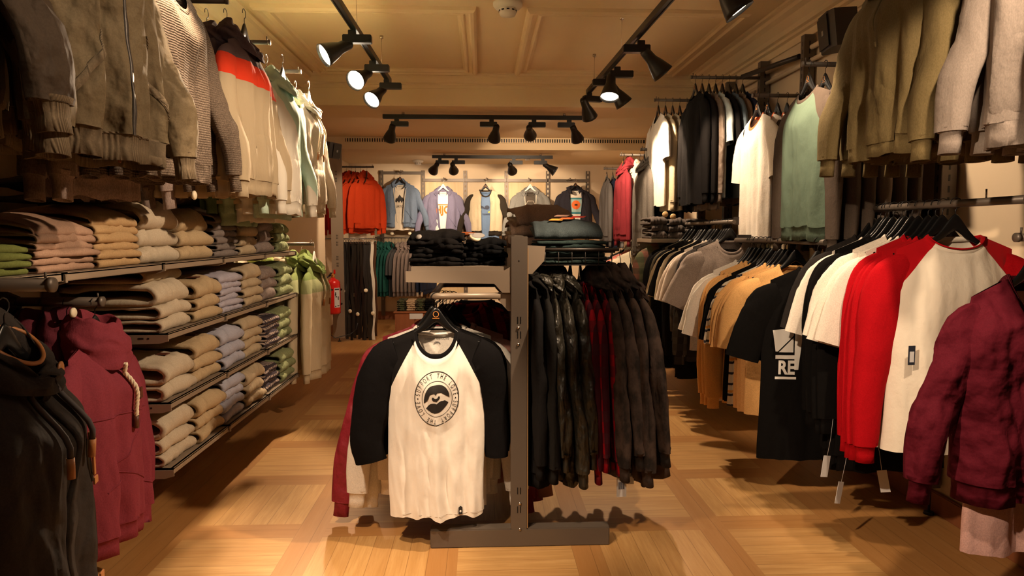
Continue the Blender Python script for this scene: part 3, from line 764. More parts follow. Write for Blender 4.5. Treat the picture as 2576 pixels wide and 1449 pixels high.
melange = lambda c, c2=None: fab(c, 'melange', c2)
F_cream = melange((.50,.43,.33), (.42,.35,.26)); F_tan = melange((.46,.35,.215), (.38,.28,.165)); F_beige = melange((.45,.355,.24), (.38,.30,.195))
F_lav = melange((.42,.40,.46), (.33,.31,.39)); F_blue = melange((.40,.40,.47), (.32,.32,.40)); F_gknit = melange((.30,.24,.215), (.15,.12,.11)); F_grn = melange((.31,.34,.19), (.14,.165,.075))
F_dgrey = melange((.22,.185,.17), (.15,.125,.115)); F_fair = fab((.05,.04,.05), 'fairisle', (.42,.33,.28)); F_green = melange((.12,.14,.042), (.095,.11,.03)); F_brown = fab((.30,.19,.135)); F_tanj = fab((.42,.28,.145))
F_char = melange((.13,.115,.10), (.09,.08,.07))
cy = lambda i: JY[2]+.315*i+.160
xs = XS-.025
A = 'on the top left shelf'; 
stack('folded_trousers', 'trousers', 'moss green folded trousers', A+' at the near end', 4, xs, 1.84, ZS[0], F_green, .30, .022, .36, seed=1, crown=.01)
stack('folded_trousers', 'trousers', 'dusty brown folded trousers', A+' beside the moss green ones', 6, xs, 2.165, ZS[0], F_brown, .31, .023, .38, seed=5, crown=.05, gap=.1)
stack('folded_trousers', 'trousers', 'tan folded trousers', A+' beside the dusty brown ones', 6, xs, 2.475, ZS[0], F_tanj, .29, .030, .38, seed=9, crown=.05, gap=.1)
stack('folded_sweater', 'sweater', 'cream folded sweater', A+' with dark roll openings', 3, xs, 2.79, ZS[0], F_cream, .32, .068, .38, seed=2, crown=.045, top=1.25, gap=.28)
stack('folded_sweater', 'sweater', 'golden beige folded sweater', A+' beside the cream one', 3, xs, 3.14, ZS[0], F_tan, .32, .066, .38, seed=6, crown=.03, top=1.35)
stack('folded_sweater', 'sweater', 'slate grey folded thin sweater', A+' in the middle', 6, xs, 3.49, ZS[0], F_dgrey, .29, .035, .36, seed=3, crown=.05)
stack('folded_sweater', 'sweater', 'pale cream folded sweater', A+' beside the slate grey ones', 3, xs, 3.81, ZS[0], F_beige, .28, .052, .36, seed=8, top=1.4, crown=.02)
stack('folded_sweater', 'sweater', 'grey knitted folded sweater', A+' near the far end', 3, xs, 4.12, ZS[0], F_gknit, .28, .066, .36, seed=11, crown=.03)
stack('folded_sweater', 'sweater', 'green knitted folded sweater', A+' at the far end', 3, xs, 4.46, ZS[0], F_grn, .30, .062, .36, seed=12, crown=.01)
# loose garments laid over the top shelf stacks
def drape(name, cat, label, x, y, z, m, w, d, h, rz=0, seed=1):
    return folded(name, cat, label, x, y, z, m, w, d, h, seed, rz, .05, .3, None)
drape('folded_jacket', 'jacket', 'charcoal jacket laid over the cream sweaters on the top left shelf', -1.36, 2.66, 1.408, F_char, .44, .32, .075, 0, 3)
drape('folded_jacket', 'jacket', 'brown jacket rolled on top of the top left shelf stacks near the wall', -1.44, 3.12, 1.445, melange(TAUPE), .30, .26, .10, 0, 2)
drape('folded_sweater', 'sweater', 'taupe sweater folded on top of the slate grey stack', -1.40, 3.46, 1.435, F_dgrey, .30, .30, .09, 0, 1)
drape('folded_sweater', 'sweater', 'black sweater folded behind on the top left shelf above the pale cream stack', -1.45, 3.86, 1.40, fab(OFFBLACK), .34, .27, .10, 0, 0)
for k, (A, zs, cols) in enumerate((('on the second left shelf', ZS[1], ((F_cream, 'cream', 3, .058, 1.5), (F_tan, 'golden beige', 3, .058, 1.25), (F_lav, 'lavender grey thin', 6, .032, 1.3), (F_beige, 'beige', 4, .052, 1.4), (F_gknit, 'grey knitted', 3, .066, 1), (F_grn, 'green knitted', 3, .066, 1.1))),
                                   ('on the third left shelf', ZS[2], ((F_cream, 'cream', 2, .072, 1.2), (F_tan, 'golden beige', 3, .060, 1.3), (F_blue, 'pale blue', 3, .062, 1.2), (F_beige, 'beige', 4, .052, 1.2), (F_fair, 'dark patterned', 4, .045, 1), (F_grn, 'green knitted', 3, .066, 1))),
                                   ('on the bottom left shelf', ZS[3], ((F_cream, 'cream', 3, .060, 1.5), (F_tan, 'golden beige', 3, .062, 1.3), (F_blue, 'pale blue', 4, .054, 1.2), (F_beige, 'beige', 3, .064, 1.3), (F_fair, 'dark patterned', 3, .052, 1), (F_grn, 'green knitted', 3, .066, 1))))):
    for i, (m, c, n, h, tp) in enumerate(cols):
        stack('folded_sweater', 'sweater', '%s folded sweater' % c, A, n, xs+.012*((i+k) % 2), cy(i), zs, m, .295, h, .38, seed=i*3+k*7, top=tp, crown=.015, patch=(i in (0, 1)), gap=.26 if i == 0 else .15)
folded('folded_sweater', 'sweater', 'large cream sweater lying on the cream stack of the second left shelf', -1.33, 2.93, 1.10, F_beige, .36, .30, .06, 2, .05, .01, .3)

# ------------------------------------------------------------------ left wall: arms and hanging clothes
CY = [(JY[i]+JY[i+1])/2 for i in range(5)]
LW = ['nearest the camera', 'second from the camera', 'middle one', 'second from the far end', 'farthest']
for i, y in enumerate(CY): rail_x([-.95, -1.02, -1.085, -1.10, -1.11][i], y, 2.30, XL+.06, 'dark display arm high on the left wall, %s' % LW[i])
rail_x(-.95, 1.14, 2.30, XL+.06, 'dark display arm high on the left wall above the leather jacket')
F_bomb = fab((.135,.102,.060), 'shell', rough=.7, wr=1.3); F_rib = fab((.17,.13,.085), 'rib'); F_bombd = fab((.05,.035,.024), 'shell', rough=.62, wr=1.3)
F_knit = fab((.17,.13,.10), 'knit'); F_knit2 = fab((.12,.092,.074), 'knit')
PIUP = PI/2
def row_x(xs_, y, zn, rz, spec, hl=None, hg='hangers on the left wall arms'):
    """garments along an arm standing out from the wall; zn = neck height"""
    for x, f in zip(xs_, spec): f((x, y, zn), rz)
BOMB = dict(feats=('collar', 'cuff', 'band'), L=.60, hs=.215, hw=.262, hh=.245, t=.085, drop=.06, amp=.050, sr=2.4, cols=60, rows=60, flare=.05, bend=.11, sw=1.28, nk=.10)
def zipper(e, g, z0=-.06, z1=-.6, m=None, x=0):
    V, F = g.strip([(x, lerp(z0, z1, i/30)) for i in range(31)], .009, .004); put('zipper', mkmesh('zipper', V, F, m or M_dark), e)
def cords(e, g, pts, m, r=.0045, tip=None, tl=.045):
    for p in pts:
        mb = MB()
        if m is M_rope:      # three twisted strands
            Q = []
            for a, b in zip(p[:-1], p[1:]):
                for i in range(10): Q.append(Vector(a).lerp(Vector(b), i/10))
            Q.append(Vector(p[-1])); ln = 0; T = [[], [], []]
            for i, q in enumerate(Q):
                d = (Q[min(i+1, len(Q)-1)]-Q[max(i-1, 0)]).normalized(); a = d.cross(Vector((0, 1, 0))).normalized(); b = d.cross(a)
                if i: ln += (q-Q[i-1]).length
                for k in range(3): th = ln/(r*5.5)*2*PI+k*2*PI/3; T[k].append(q+a*math.cos(th)*r*.5+b*math.sin(th)*r*.5)
            for k in range(3): mb.tube(T[k], r*.56, 6)
        else: mb.tube(p, r, 8)
        put('drawstring', mb.mesh('drawstring', m), e)
        if tip:
            a, b = Vector(p[-2]), Vector(p[-1]); d = (b-a).normalized(); MB().tube([b, b+d*tl], r*1.25, 8).build('cord_tip', tip, e)
# bombers
for j, (x, sd) in enumerate(((-.985, 3), (-1.12, 5), (-1.25, 8), (-1.38, 4))):
    e, g = garment('bomber_jacket', 'jacket', ['olive brown bomber jacket with ribbed hem, outermost at the top left', 'olive brown bomber jacket directly behind the outermost one', 'olive brown bomber jacket third out from the wall end of the near arm', 'olive brown bomber jacket closest to the wall'][j], (x, CY[0]+.0, 2.145), PIUP, BOMB, F_bomb, sd, (1, .8, 1 if j == 0 else .94), 'bomber jackets on the top left arm', parts_m={'hem_band': F_rib, 'cuff': F_rib, 'collar': F_rib})
    if j == 0:
        zipper(e, g); V, F = g.pocket(-.33, -.585, .20, .22); 
        for sg in (-1, 1):
            P = [(sg*.19, -.36), (sg*.20, -.58)]; V, F = g.strip([(lerp(.085, .205, t)*sg, lerp(-.335, -.56, t)) for t in [i/14 for i in range(15)]], .012, .006); put('pocket_welt', mkmesh('pocket_welt', V, F, F_rib), e)
        cords(e, g, [[tuple(g.on(.03, -.02-.02*i, .012+.002*i)) for i in range(9)]], M_dark, .004, M_leather, .05)
        MB().box(-.016, -.105, -.67, -.006, -.098, -.60, .002).build('zip_pull', M_leather, e)
    hanger((x, CY[0], 2.145), PIUP, 'black hanger inside a bomber jacket at the top left, %s from the aisle' % NTH[j], group='hangers on the top left arms')
for j, x in enumerate((-.97, -1.12, -1.28)):
    e, g = garment('leather_jacket', 'jacket', ['dark brown shiny jacket with ribbed hem at the upper left edge', 'dark brown shiny jacket behind the one at the upper left edge', 'dark brown shiny jacket close to the wall at the upper left edge'][j], (x, 1.13, 2.14), PIUP, BOMB, F_bombd, 12+j, (1, .8, .93), 'dark jackets at the upper left edge', parts_m={'hem_band': F_rib, 'cuff': F_rib})
    if j == 0:
        MB().box(.155, -.105, -.43, .175, -.098, -.30, .003).build('zip_pull', M_leather, e)
# knit sweaters on arm 2
KN = dict(feats=('collar', 'cuff', 'band'), L=.60, hs=.20, hw=.25, hh=.23, t=.06, drop=.10, amp=.030, sr=2.0, flare=.09, bend=.08, sw=1.1, nk=.10)
for j, (x, sd, mm) in enumerate(((-1.04, 2, F_knit), (-1.13, 6, F_knit2), (-1.22, 9, F_knit2), (-1.30, 7, fab((.34,.26,.23), 'melange')), (-1.38, 5, fab((.20,.15,.13), 'melange')))):
    e, g = garment('knit_sweater', 'sweater', ['grey brown ribbed knit sweater facing the aisle, second arm at the upper left', 'grey brown ribbed knit sweater behind the front one', 'dark ribbed knit sweater third from the aisle', 'long grey sweater hanging lower behind the ribbed knits', 'dark taupe sweater nearest the wall on the second arm'][j], (x, CY[1], 2.145), PIUP, KN, mm, sd, (1, .75, 1 if j < 3 else 1.1), 'sweaters on the second upper left arm')
    if j == 0: MB().box(.075, -.075, -.275, .095, -.070, -.235, .002).build('chest_label', mat('pale_label', (.6,.52,.38), .6), e)
    hanger((x, CY[1], 2.145), PIUP, 'black hanger inside a knit sweater on the second upper left arm, %s from the aisle' % NTH[j], group='hangers on the second upper left arm')
# colour block hoodies on arm 3
F_cb = fab((.42,.34,.23), 'block', (.66,.05,.02), (.10,.07,.075)); F_cb2 = fab((.44,.36,.25), 'block', (.68,.07,.02), (.12,.08,.08))
F_plum = fab((.10,.07,.075))
for j, (x, sd) in enumerate(((-1.03, 3), (-1.11, 6), (-1.19, 2), (-1.27, 8), (-1.35, 4))):
    e, g = garment('colour_block_hoodie', 'hoodie', ['cream hoodie with red chest band and plum shoulders, nearest the aisle', 'cream, red and plum hoodie second from the aisle', 'cream, red and plum hoodie third from the aisle', 'cream, red and plum hoodie fourth from the aisle', 'cream, red and plum hoodie against the wall'][j], (x, CY[2]+.05, 2.13), PIUP, dict(HOODIE, sr=1.8, amp=.030, hw=.24, flare=.05, bend=.08, sw=1.18), F_cb, sd, (1, .75, 1), 'colour block hoodies on the third upper left arm', parts_m={'hood': F_plum})
    if j == 0: MB().box(.05, -.085, -.33, .10, -.080, -.24, .002).build('hang_tag', mat('orange_tag', (.72,.33,.08), .6), e)
    hanger((x, CY[2]+.05, 2.13), PIUP, 'black hanger inside a colour block hoodie, %s from the aisle' % NTH[j], group='hangers on the third upper left arm')
# white / mint hoodies arm 4, cream-green hoodies arm 5
F_wm = fab((.70,.66,.58), 'diag', (.44,.62,.52)); F_mint = fab((.50,.66,.55))
for j, (x, sd, mm) in enumerate(((-1.03, 5, F_wm), (-1.11, 3, F_mint), (-1.19, 7, F_wm), (-1.28, 2, fab(SAGE)), (-1.36, 4, fab((.10,.16,.10))))):
    garment('hoodie', 'hoodie', ['white hoodie with mint lower half, brightly lit, on the fourth arm', 'mint hoodie hanging just behind the brightly lit white one', 'white and mint hoodie in the middle of the fourth arm', 'sage green hoodie hanging toward the wall on the fourth arm', 'dark green hoodie at the wall on the fourth arm'][j], (x, CY[3]-.02, 2.08), PIUP, dict(HOODIE, L=.62+.02*j, sr=1.6, hw=.24, bend=.07, sw=1.15), mm, sd, (1, .75, 1), 'hoodies on the fourth upper left arm')
    hanger((x, CY[3]-.02, 2.08), PIUP, 'black hanger inside a mint or white hoodie, %s from the aisle' % NTH[j], group='hangers on the fourth upper left arm')
F_cg = fab((.58,.52,.42), 'diag', (.20,.27,.13))
for j, (x, sd, mm) in enumerate(((-1.06, 4, fab((.62,.55,.44))), (-1.14, 6, F_cg), (-1.22, 2, F_cg), (-1.31, 3, fab((.10,.10,.065))))):
    e, g = garment('hoodie', 'hoodie', ['cream hoodie with rope cords at the far end of the upper left row', 'cream and green hoodie behind the far cream one', 'cream and green hoodie nearer the wall at the far end', 'dark olive hoodie at the wall at the far end of the row'][j], (x, CY[4]+.0, 2.09), PIUP, dict(HOODIE, sr=1.5, hw=.24, bend=.07, sw=1.15), mm, sd, (1, .75, 1), 'hoodies on the fifth upper left arm')
    if j == 0: cords(e, g, [[tuple(g.on(sx*(.03+.004*i), -.06-.03*i, .012)) for i in range(9)] for sx in (-1, 1)], M_rope, .006, M_leather)
    hanger((x, CY[4], 2.09), PIUP, 'pale hanger inside a cream hoodie, %s from the aisle' % NTH[j], M_whang, group='hangers on the fifth upper left arm')

# lower left: maroon hoodies and the dark parka
rail_x(-1.32, 2.42, 1.075, XL+.06, 'dark display arm with round end above the maroon hoodies', r=.016)
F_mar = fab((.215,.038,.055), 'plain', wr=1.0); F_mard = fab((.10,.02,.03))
MH = dict(feats=('cuff', 'band'), L=.66, hs=.20, hw=.25, hh=.225, t=.065, drop=.07, amp=.030, flare=.05, bend=.02, sr=1.0, cols=60, rows=60, nk=.085)
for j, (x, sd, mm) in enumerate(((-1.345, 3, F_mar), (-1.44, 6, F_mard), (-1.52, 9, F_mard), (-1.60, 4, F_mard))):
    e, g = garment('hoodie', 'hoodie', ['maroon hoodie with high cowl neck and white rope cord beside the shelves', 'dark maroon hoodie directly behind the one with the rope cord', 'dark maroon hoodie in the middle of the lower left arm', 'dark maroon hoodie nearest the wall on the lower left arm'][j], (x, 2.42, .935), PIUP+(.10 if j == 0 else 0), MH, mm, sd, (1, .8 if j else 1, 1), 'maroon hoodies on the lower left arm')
    # high cowl: layered rings
    gg = G(**{**{k: v for k, v in MH.items() if k != 'feats'}, 'seed': sd})
    V = []; m_, n_ = 64, 26
    for i in range(m_):
        t = 2*PI*i/m_; c = math.cos(t); fr = (c+1)/2
        for q in range(n_):
            u = q/(n_-1)
            if u < .7:      # outer, from the shoulder up and over
                w = u/.7; R = lerp(.125, .080, w**.8)+.022*math.sin(w*PI); z = lerp(-.045-.055*fr, .105-.045*fr, w); amp = .022
            else:
                w = (u-.7)/.3; R = lerp(.080, .058, w); z = lerp(.105-.045*fr, .01, w); amp = .008
            rr = 1+amp*9*(nz(t*1.3+z*9, u*7, sd)*.55+nz(t*2.5, u*16+t*.8, sd+4)*.22)
            V.append((R*math.sin(t)*rr*1.05, -R*c*rr*.80, z+.018*nz(t*1.5, u*5, sd+9.)))
    F = [(i*n_+k, i*n_+k+1, ((i+1) % m_)*n_+k+1, ((i+1) % m_)*n_+k) for i in range(m_) for k in range(n_-1)]
    put('hood', mkmesh('hood', V, F, mm), e)
    if j == 0:
        cords(e, g, [[(-.03, -.105, -.085)]+[tuple(g.on(-.015+.004*i, -.12-.027*i, .014)) for i in range(7)]], M_rope, .008, M_dleather, .045)
        c = g.on(.035, -.20, .003); MB().box(.025, c.y-.002, -.225, .047, c.y+.003, -.185, .001).build('leather_patch', M_dleather, e)
        for pp in ([(-.2, -.245), (.02, -.265), (.19, -.285)], [(-.16, -.50), (-.03, -.42), (.07, -.31)], [(-.10, -.44), (.05, -.51), (.19, -.60)]):
            Q = []
            for a in range(len(pp)-1):
                for i in range(12): Q.append((lerp(pp[a][0], pp[a+1][0], i/12), lerp(pp[a][1], pp[a+1][1], i/12)))
            Q.append(pp[-1]); V, F = g.strip(Q, .004, .0025); put('seam', mkmesh('seam', V, F, F_mar), e)
    hanger((x, 2.42, .935), PIUP, 'thin hooked hanger inside a maroon hoodie, %s from the aisle' % NTH[j], group='hangers on the lower left arm')
rail_x(-1.02, 1.66, 1.19, XL+.06, 'dark display arm above the grey parka at the near left edge', r=.016)
F_park = fab((.035,.029,.026), 'shell', rough=.8, wr=.8)
PK = dict(feats=('cuff',), L=.80, hs=.215, hw=.30, hh=.33, t=.10, drop=.08, amp=.032, flare=.17, bend=.0, sl=.70, sr=.7, cols=60, rows=60, nk=.10)
for j, (x, sd) in enumerate(((-1.14, 2), (-1.42, 5))):
    e, g = garment('parka', 'jacket', ['charcoal parka with tan leather trims at the lower left corner', 'charcoal parka hanging behind the front parka toward the wall'][j], (x, 1.67, 1.005), PIUP+(.0 if j else .22), PK, F_park, sd, (1, .6 if j else 1, 1), 'parkas at the lower left')
    hd = put('hood', mkmesh('hood', *g.hood(up=.03, big=1.15)), e, F_park)
    if j == 0:
        mb = MB(); mb.tube([(g.nk*1.0*math.sin(t), -.055*math.cos(t)-.012, .045-.085*((math.cos(t)+1)/2)**1.5+.022) for t in [2*PI*i/40 for i in range(41)]], .0055, 8, False); mb.build('leather_hood_trim', M_leather, e)
        cords(e, g, [[(.065, -.075, -.055)]+[tuple(g.on(.070+.004*i, -.09-.025*i, .016)) for i in range(7)], [(-.065, -.075, -.055)]+[tuple(g.on(-.070, -.09-.025*i, .016)) for i in range(7)]], mat('dark_cord', (.05,.042,.045), .8, bump=.3), .0075, M_leather, .05)
        V, F = g.strip([(.012+.02*math.sin(i*.2), lerp(-.10, -.79, i/40)) for i in range(41)], .055, .012); put('storm_flap', mkmesh('storm_flap', V, F, F_park), e)
        V, F = g.strip([(lerp(.125, .155, i/12), lerp(-.245, -.37, i/12)) for i in range(13)], .016, .004); put('pocket_zipper', mkmesh('pocket_zipper', V, F, M_black), e)
        for (xx, zz, ww, hh_) in ((.118, -.235, .028, .020), (.150, -.32, .014, .07), (.170, -.375, .028, .020), (.20, -.66, .03, .022), (.225, -.70, .014, .06)):
            c = g.on(xx, zz, .008); MB().box(c.x-ww/2, c.y-.004, c.z-hh_/2, c.x+ww/2, c.y+.001, c.z+hh_/2, .001).build('leather_pull', M_leather, e)
        MB().lathe([(0, 0), (.02, 0), (.02, .004), (.01, .006), (0, .006)], 16, Matrix.Translation((.078, -.085, -.05)) @ Matrix.Rotation(PI/2, 4, 'X')).build('cord_eyelet', M_leather, e)
    hanger((x, 1.67, 1.005), PIUP, 'black hanger inside a parka at the lower left, %s from the aisle' % NTH[j], group='hangers of the parkas')
# green / cream hoodies below the far end of the shelves
rail_x(-1.20, 4.92, 1.235, XL+.06, 'small display arm past the end of the left shelves')
F_gc = fab((.55,.47,.35), 'diag', (.20,.27,.10))
for j, (x, sd, mm) in enumerate(((-1.20, 3, fab((.50,.41,.28), 'block', (.30,.33,.17), (.17,.23,.075))), (-1.29, 7, fab((.52,.43,.30), 'block', (.36,.38,.2), (.20,.25,.09))), (-1.38, 5, fab((.60,.50,.38))), (-1.46, 2, fab(LEAF)), (-1.54, 8, fab(LEAF)))):
    e, g = garment('colour_block_hoodie', 'hoodie', ['green and cream hoodie with white rope cord past the shelf end', 'green and cream hoodie behind the corded one past the shelf end', 'cream hoodie in the middle past the shelf end', 'leaf green hoodie toward the wall past the shelf end', 'leaf green hoodie against the wall past the shelf end'][j], (x, 4.95, 1.09), PIUP, dict(HOODIE, L=.74, hw=.25, sl=.74), mm, sd, (1, .8, 1), 'hoodies past the end of the left shelves', parts_m={'hood': fab((.18,.24,.08))} if j < 2 else None)
    if j == 0: cords(e, g, [[tuple(g.on(sx*(.03+.004*i), -.05-.03*i, .014)) for i in range(8)] for sx in (-1, 1)], M_rope, .008, M_leather)
    hanger((x, 4.95, 1.09), PIUP, 'wooden coloured hanger inside a green and cream hoodie, %s from the aisle' % NTH[j], M_whang, group='hangers past the shelf end')
# security tags that show at the hems on the left
tagm = MB().lathe([(0, 0), (.020, 0), (.024, .004), (.024, .010), (.018, .014), (0, .015)], 20).mesh('security_tag', M_cream)
for loc, r, lb in (((-.99, 2.28, 1.50), (0, PI/2, 0), 'cream disc tag at the hem of the outer ribbed knit sweater'), ((-1.02, 2.86, 1.52), (0, PI/2, 0), 'cream disc tag low on the near colour block hoodie'), ((-1.07, 2.60, 1.44), (0, PI/2, 0), 'cream disc tag hanging between the knits and the red hoodies'), ((-1.37, 2.33, 1.035), (0, PI/2, 0), 'small white disc tag on the maroon hood')):
    o = put('security_tag', tagm, None, None, loc); o.rotation_euler = r; o.scale = (.7, .7, .8); tag(o, lb, 'security tag', 'security tags on clothes')

# ------------------------------------------------------------------ free-standing rack in the centre aisle
gd = empty('display_rack', (.15, 2.74, 0), 0, 'brown metal floor rack with shelf and rails standing in the middle', 'display rack')
def part(name, m, *boxes, b=.002):
    mb = MB()
    for q in boxes: mb.box(*q, b)
    return mb.build(name, m, gd)
part('upright', M_metal, (-.034, 0, 0, .034, .030, 1.287)); part('upright', M_metal, (-.034, 1.16, 0, .034, 1.19, 1.287))
part('foot', M_metal, (-.367, -.002, 0, .379, .058, .078), b=.004); part('foot', M_metal, (-.367, 1.14, 0, .379, 1.20, .078), b=.004)
part('centre_panel', M_dark, (-.008, .03, .12, .008, 1.16, 1.25)); part('panel_edge', M_wood, (.034, .002, .06, .037, .03, 1.24), b=0)
part('crossbar', M_metal, (-.012, .03, .04, .012, 1.16, .07), (-.02, .03, 1.25, .02, 1.16, 1.29))
mb = MB()
for z in (.935, .875, .075+.07, .075+.15): 
    for x in (-.006, .006): mb.box(x-.002, -.001, z, x+.002, .001, z+.028)
mb.build('slot', M_black, gd)
for z in (.918, .850, .185, .075): MB().lathe([(0, -.004), (.006, -.004), (.0065, 0), (.005, .004), (0, .005)], 14, Matrix.Translation((-.003 if z > .5 else .004, -.001, z)) @ Matrix.Rotation(PI/2, 4, 'X')).build('bolt', M_chrome, gd)
MB().lathe([(0, 0), (.003, 0), (.003, .001), (0, .001)], 10, Matrix.Translation((0, -.0002, 1.19)) @ Matrix.Rotation(PI/2, 4, 'X')).build('hole', M_black, gd)
# left shelf on brackets
sh = MB(); sh.box(-.435, .02, 1.150, -.045, .62, 1.166, .002); sh.box(-.435, .012, 1.128, -.062, .022, 1.166, .002); sh.build('shelf_board', M_shelf, gd)
for yy in (.004, .64):
    mb = MB(); mb.prism([(-.455, 1.148), (-.455, 1.104), (-.10, 1.096), (-.068, 1.060), (-.034, 1.060), (-.034, 1.166), (-.06, 1.150)], yy, yy+.005, 'y'); mb.build('shelf_bracket', M_shelf, gd)
mb = MB(); 
for xx in (-.42, -.405, -.095, -.08): mb.box(xx-.004, .010, 1.140, xx+.004, .0115, 1.148)
mb.build('slot', M_black, gd)
# left rail: front arm, bend and long bar
mb = MB(); mb.tube([(-.075, .018, 1.046), (-.30, .018, 1.046), (-.325, .022, 1.046), (-.343, .036, 1.046), (-.35, .06, 1.046), (-.35, .60, 1.046), (-.343, .625, 1.046), (-.32, .642, 1.046), (-.06, .645, 1.046)], .0135, 14); mb.build('hanging_rail', M_shelf, gd)
for yy in (.014, .642):
    mb = MB(); mb.prism([(-.085, 1.062), (-.085, 1.030), (-.045, .985), (-.034, .985), (-.034, 1.062)], yy, yy+.006, 'y'); mb.build('rail_plate', M_shelf, gd)
# right arm
MB().tube([(.034, .27, 1.224), (.44, .27, 1.224)], .011, 12).build('hanging_rail', M_dark, gd)
mb = MB(); mb.prism([(.034, 1.250), (.034, 1.130), (.060, 1.130), (.110, 1.185), (.115, 1.245)], .10, .106, 'y'); mb.build('arm_plate', M_shelf, gd)
# wire basket on the right side
bk = empty('wire_basket', (.38, 3.04, 1.165), 0, 'dark wire basket holding folded sweatshirts on the right of the rack', 'wire basket')
mb = MB()
for i in range(7): mb.tube([(-.17+.34*i/6, -.17, 0), (-.17+.34*i/6, -.17, .062)], .0018, 6); mb.tube([(-.17+.34*i/6, .20, 0), (-.17+.34*i/6, .20, .062)], .0018, 6); mb.tube([(-.17+.34*i/6, -.17, 0), (-.17+.34*i/6, .20, 0)], .0018, 6)
for i in range(7): mb.tube([(-.17, -.17+.37*i/6, 0), (.17, -.17+.37*i/6, 0)], .0018, 6)
for z in (.0, .03, .062): mb.tube([(-.17, -.17, z), (.17, -.17, z), (.17, .20, z), (-.17, .20, z), (-.17, -.17, z)], .003 if z == .062 else .0018, 6)
mb.build('wire_grid', M_dark, bk)
MB().tube([(-.17, -.17, .066), (.20, -.17, .066)], .007, 10).build('rim_bar', M_dark, bk)
RZF = -PI/2   # folded front towards the camera
stack('folded_tshirt', 'T-shirt', 'black folded T-shirt', 'left in the shelf stack of the rack', 7, -.185, 2.79, 1.166, fab(OFFBLACK), .22, .018, .34, RZF, .03, None, 3, .014, mess=2.2)
stack('folded_tshirt', 'T-shirt', 'black folded T-shirt', 'right in the shelf stack of the rack', 6, .01, 2.83, 1.166, fab(BLACK), .17, .017, .34, RZF, .015, None, 8, .014, mess=2.2)
folded('folded_tshirt', 'T-shirt', 'rust orange T-shirt on top at the back of the black stack', -.10, 2.96, 1.286, fab((.32,.09,.03)), .16, .20, .018, 2, RZF)
o = put('security_tag', tagm, None, None, (-.03, 2.85, 1.276)); o.rotation_euler = (.5, .3, 0); tag(o, 'cream disc tag on the right black folded stack', 'security tag', 'security tags on clothes')
tg = MB(); V = [(.045*math.cos(2*PI*i/28), .022*math.sin(2*PI*i/28), 0) for i in range(28)]; tg.prism([(a, b) for a, b, c in V], 0, .002, 'z'); tg.prism([(-.07, .012), (-.03, -.006), (-.03, .016)], 0, .002, 'z')
o = tg.build('price_tag', mat('grey_card', (.36,.34,.33), .7), None, (-.015, 2.80, 1.290)); o.rotation_euler = (.8, .05, -.2); o.scale = (.62, .62, 1); tag(o, 'oval white swing tag lying on the black folded stack', 'price tag')
o = MB().lathe([(0, 0), (.018, 0), (.018, .001), (0, .001)], 20).build('round_sticker', mat('grey_card', (.36,.34,.33), .7), None, (-.255, 2.785, 1.285)); o.rotation_euler = (.8, -.2, 0); o.scale = (.7, .7, 1); tag(o, 'small round pale badge on the left black folded stack', 'badge')
stack('folded_sweatshirt', 'sweatshirt', 'teal grey folded sweatshirt', 'in the wire basket', 6, .38, 2.885, 1.168, fab((.030,.048,.046), 'melange'), .30, .018, .32, RZF, .0, None, 4)
fo = folded('folded_sweatshirt', 'sweatshirt', 'blue grey sweatshirt with orange and red print topping the wire basket', .37, 2.90, 1.272, fab((.055,.072,.078), 'melange'), .29, .30, .034, 2, RZF, .03); fo.rotation_euler = (0, .16, RZF)
pm = MB()
for i, (c, x0, z0) in enumerate((((.75,.30,.03), -.05, -.16), ((.75,.14,.03), .0, -.16), ((.70,.05,.03), .05, -.15), ((.35,.20,.15), -.02, -.20))):
    V = [(-.09-.055*u-.02*i, x0+.06*(v-.5)+.02*u, 0) for u in (0, 1) for v in (0, 1)]
    mb = MB(); zt = .070; mb.add([(a, b, zt+.003*i) for a, b, c_ in V], [(0, 1, 3, 2)]); mb.build('chest_print', mat('print_%d' % i, c, .8), fo)
for i, (x, y, z, w) in enumerate(((.22, 3.40, 1.24, .30), (.23, 3.42, 1.29, .28), (.26, 3.44, 1.335, .26))):
    pass
pl = empty('shelf_board', (.36, 3.56, 1.225), 0, 'metal shelf on the far right part of the centre rack', 'shelf'); MB().box(-.17, -.20, -.014, .19, .20, 0, .002).build('board', M_shelf, pl); mb = MB(); mb.prism([(-.18, 0), (-.18, -.10), (.18, -.03), (.18, 0)], .2, .205, 'y'); mb.build('shelf_bracket', M_shelf, pl)
F_fleece = melange((.20,.135,.10), (.14,.095,.07))
for i in range(3):
    folded('folded_fleece', 'fleece', ['brown fleece folded lowest of three behind the wire basket', 'brown fleece folded in the middle of three behind the wire basket', 'brown fleece folded topmost, above the centre rack'][i], .285+.02*i, 3.37+.02*i, 1.227+.050*i, F_fleece, .34-.02*i, .34, .052, i+1, RZF+.06*i, .02+.012*i, .3, 'brown fleeces behind the wire basket', mess=1.8).rotation_euler = (0, .07*i, RZF+.06*i)

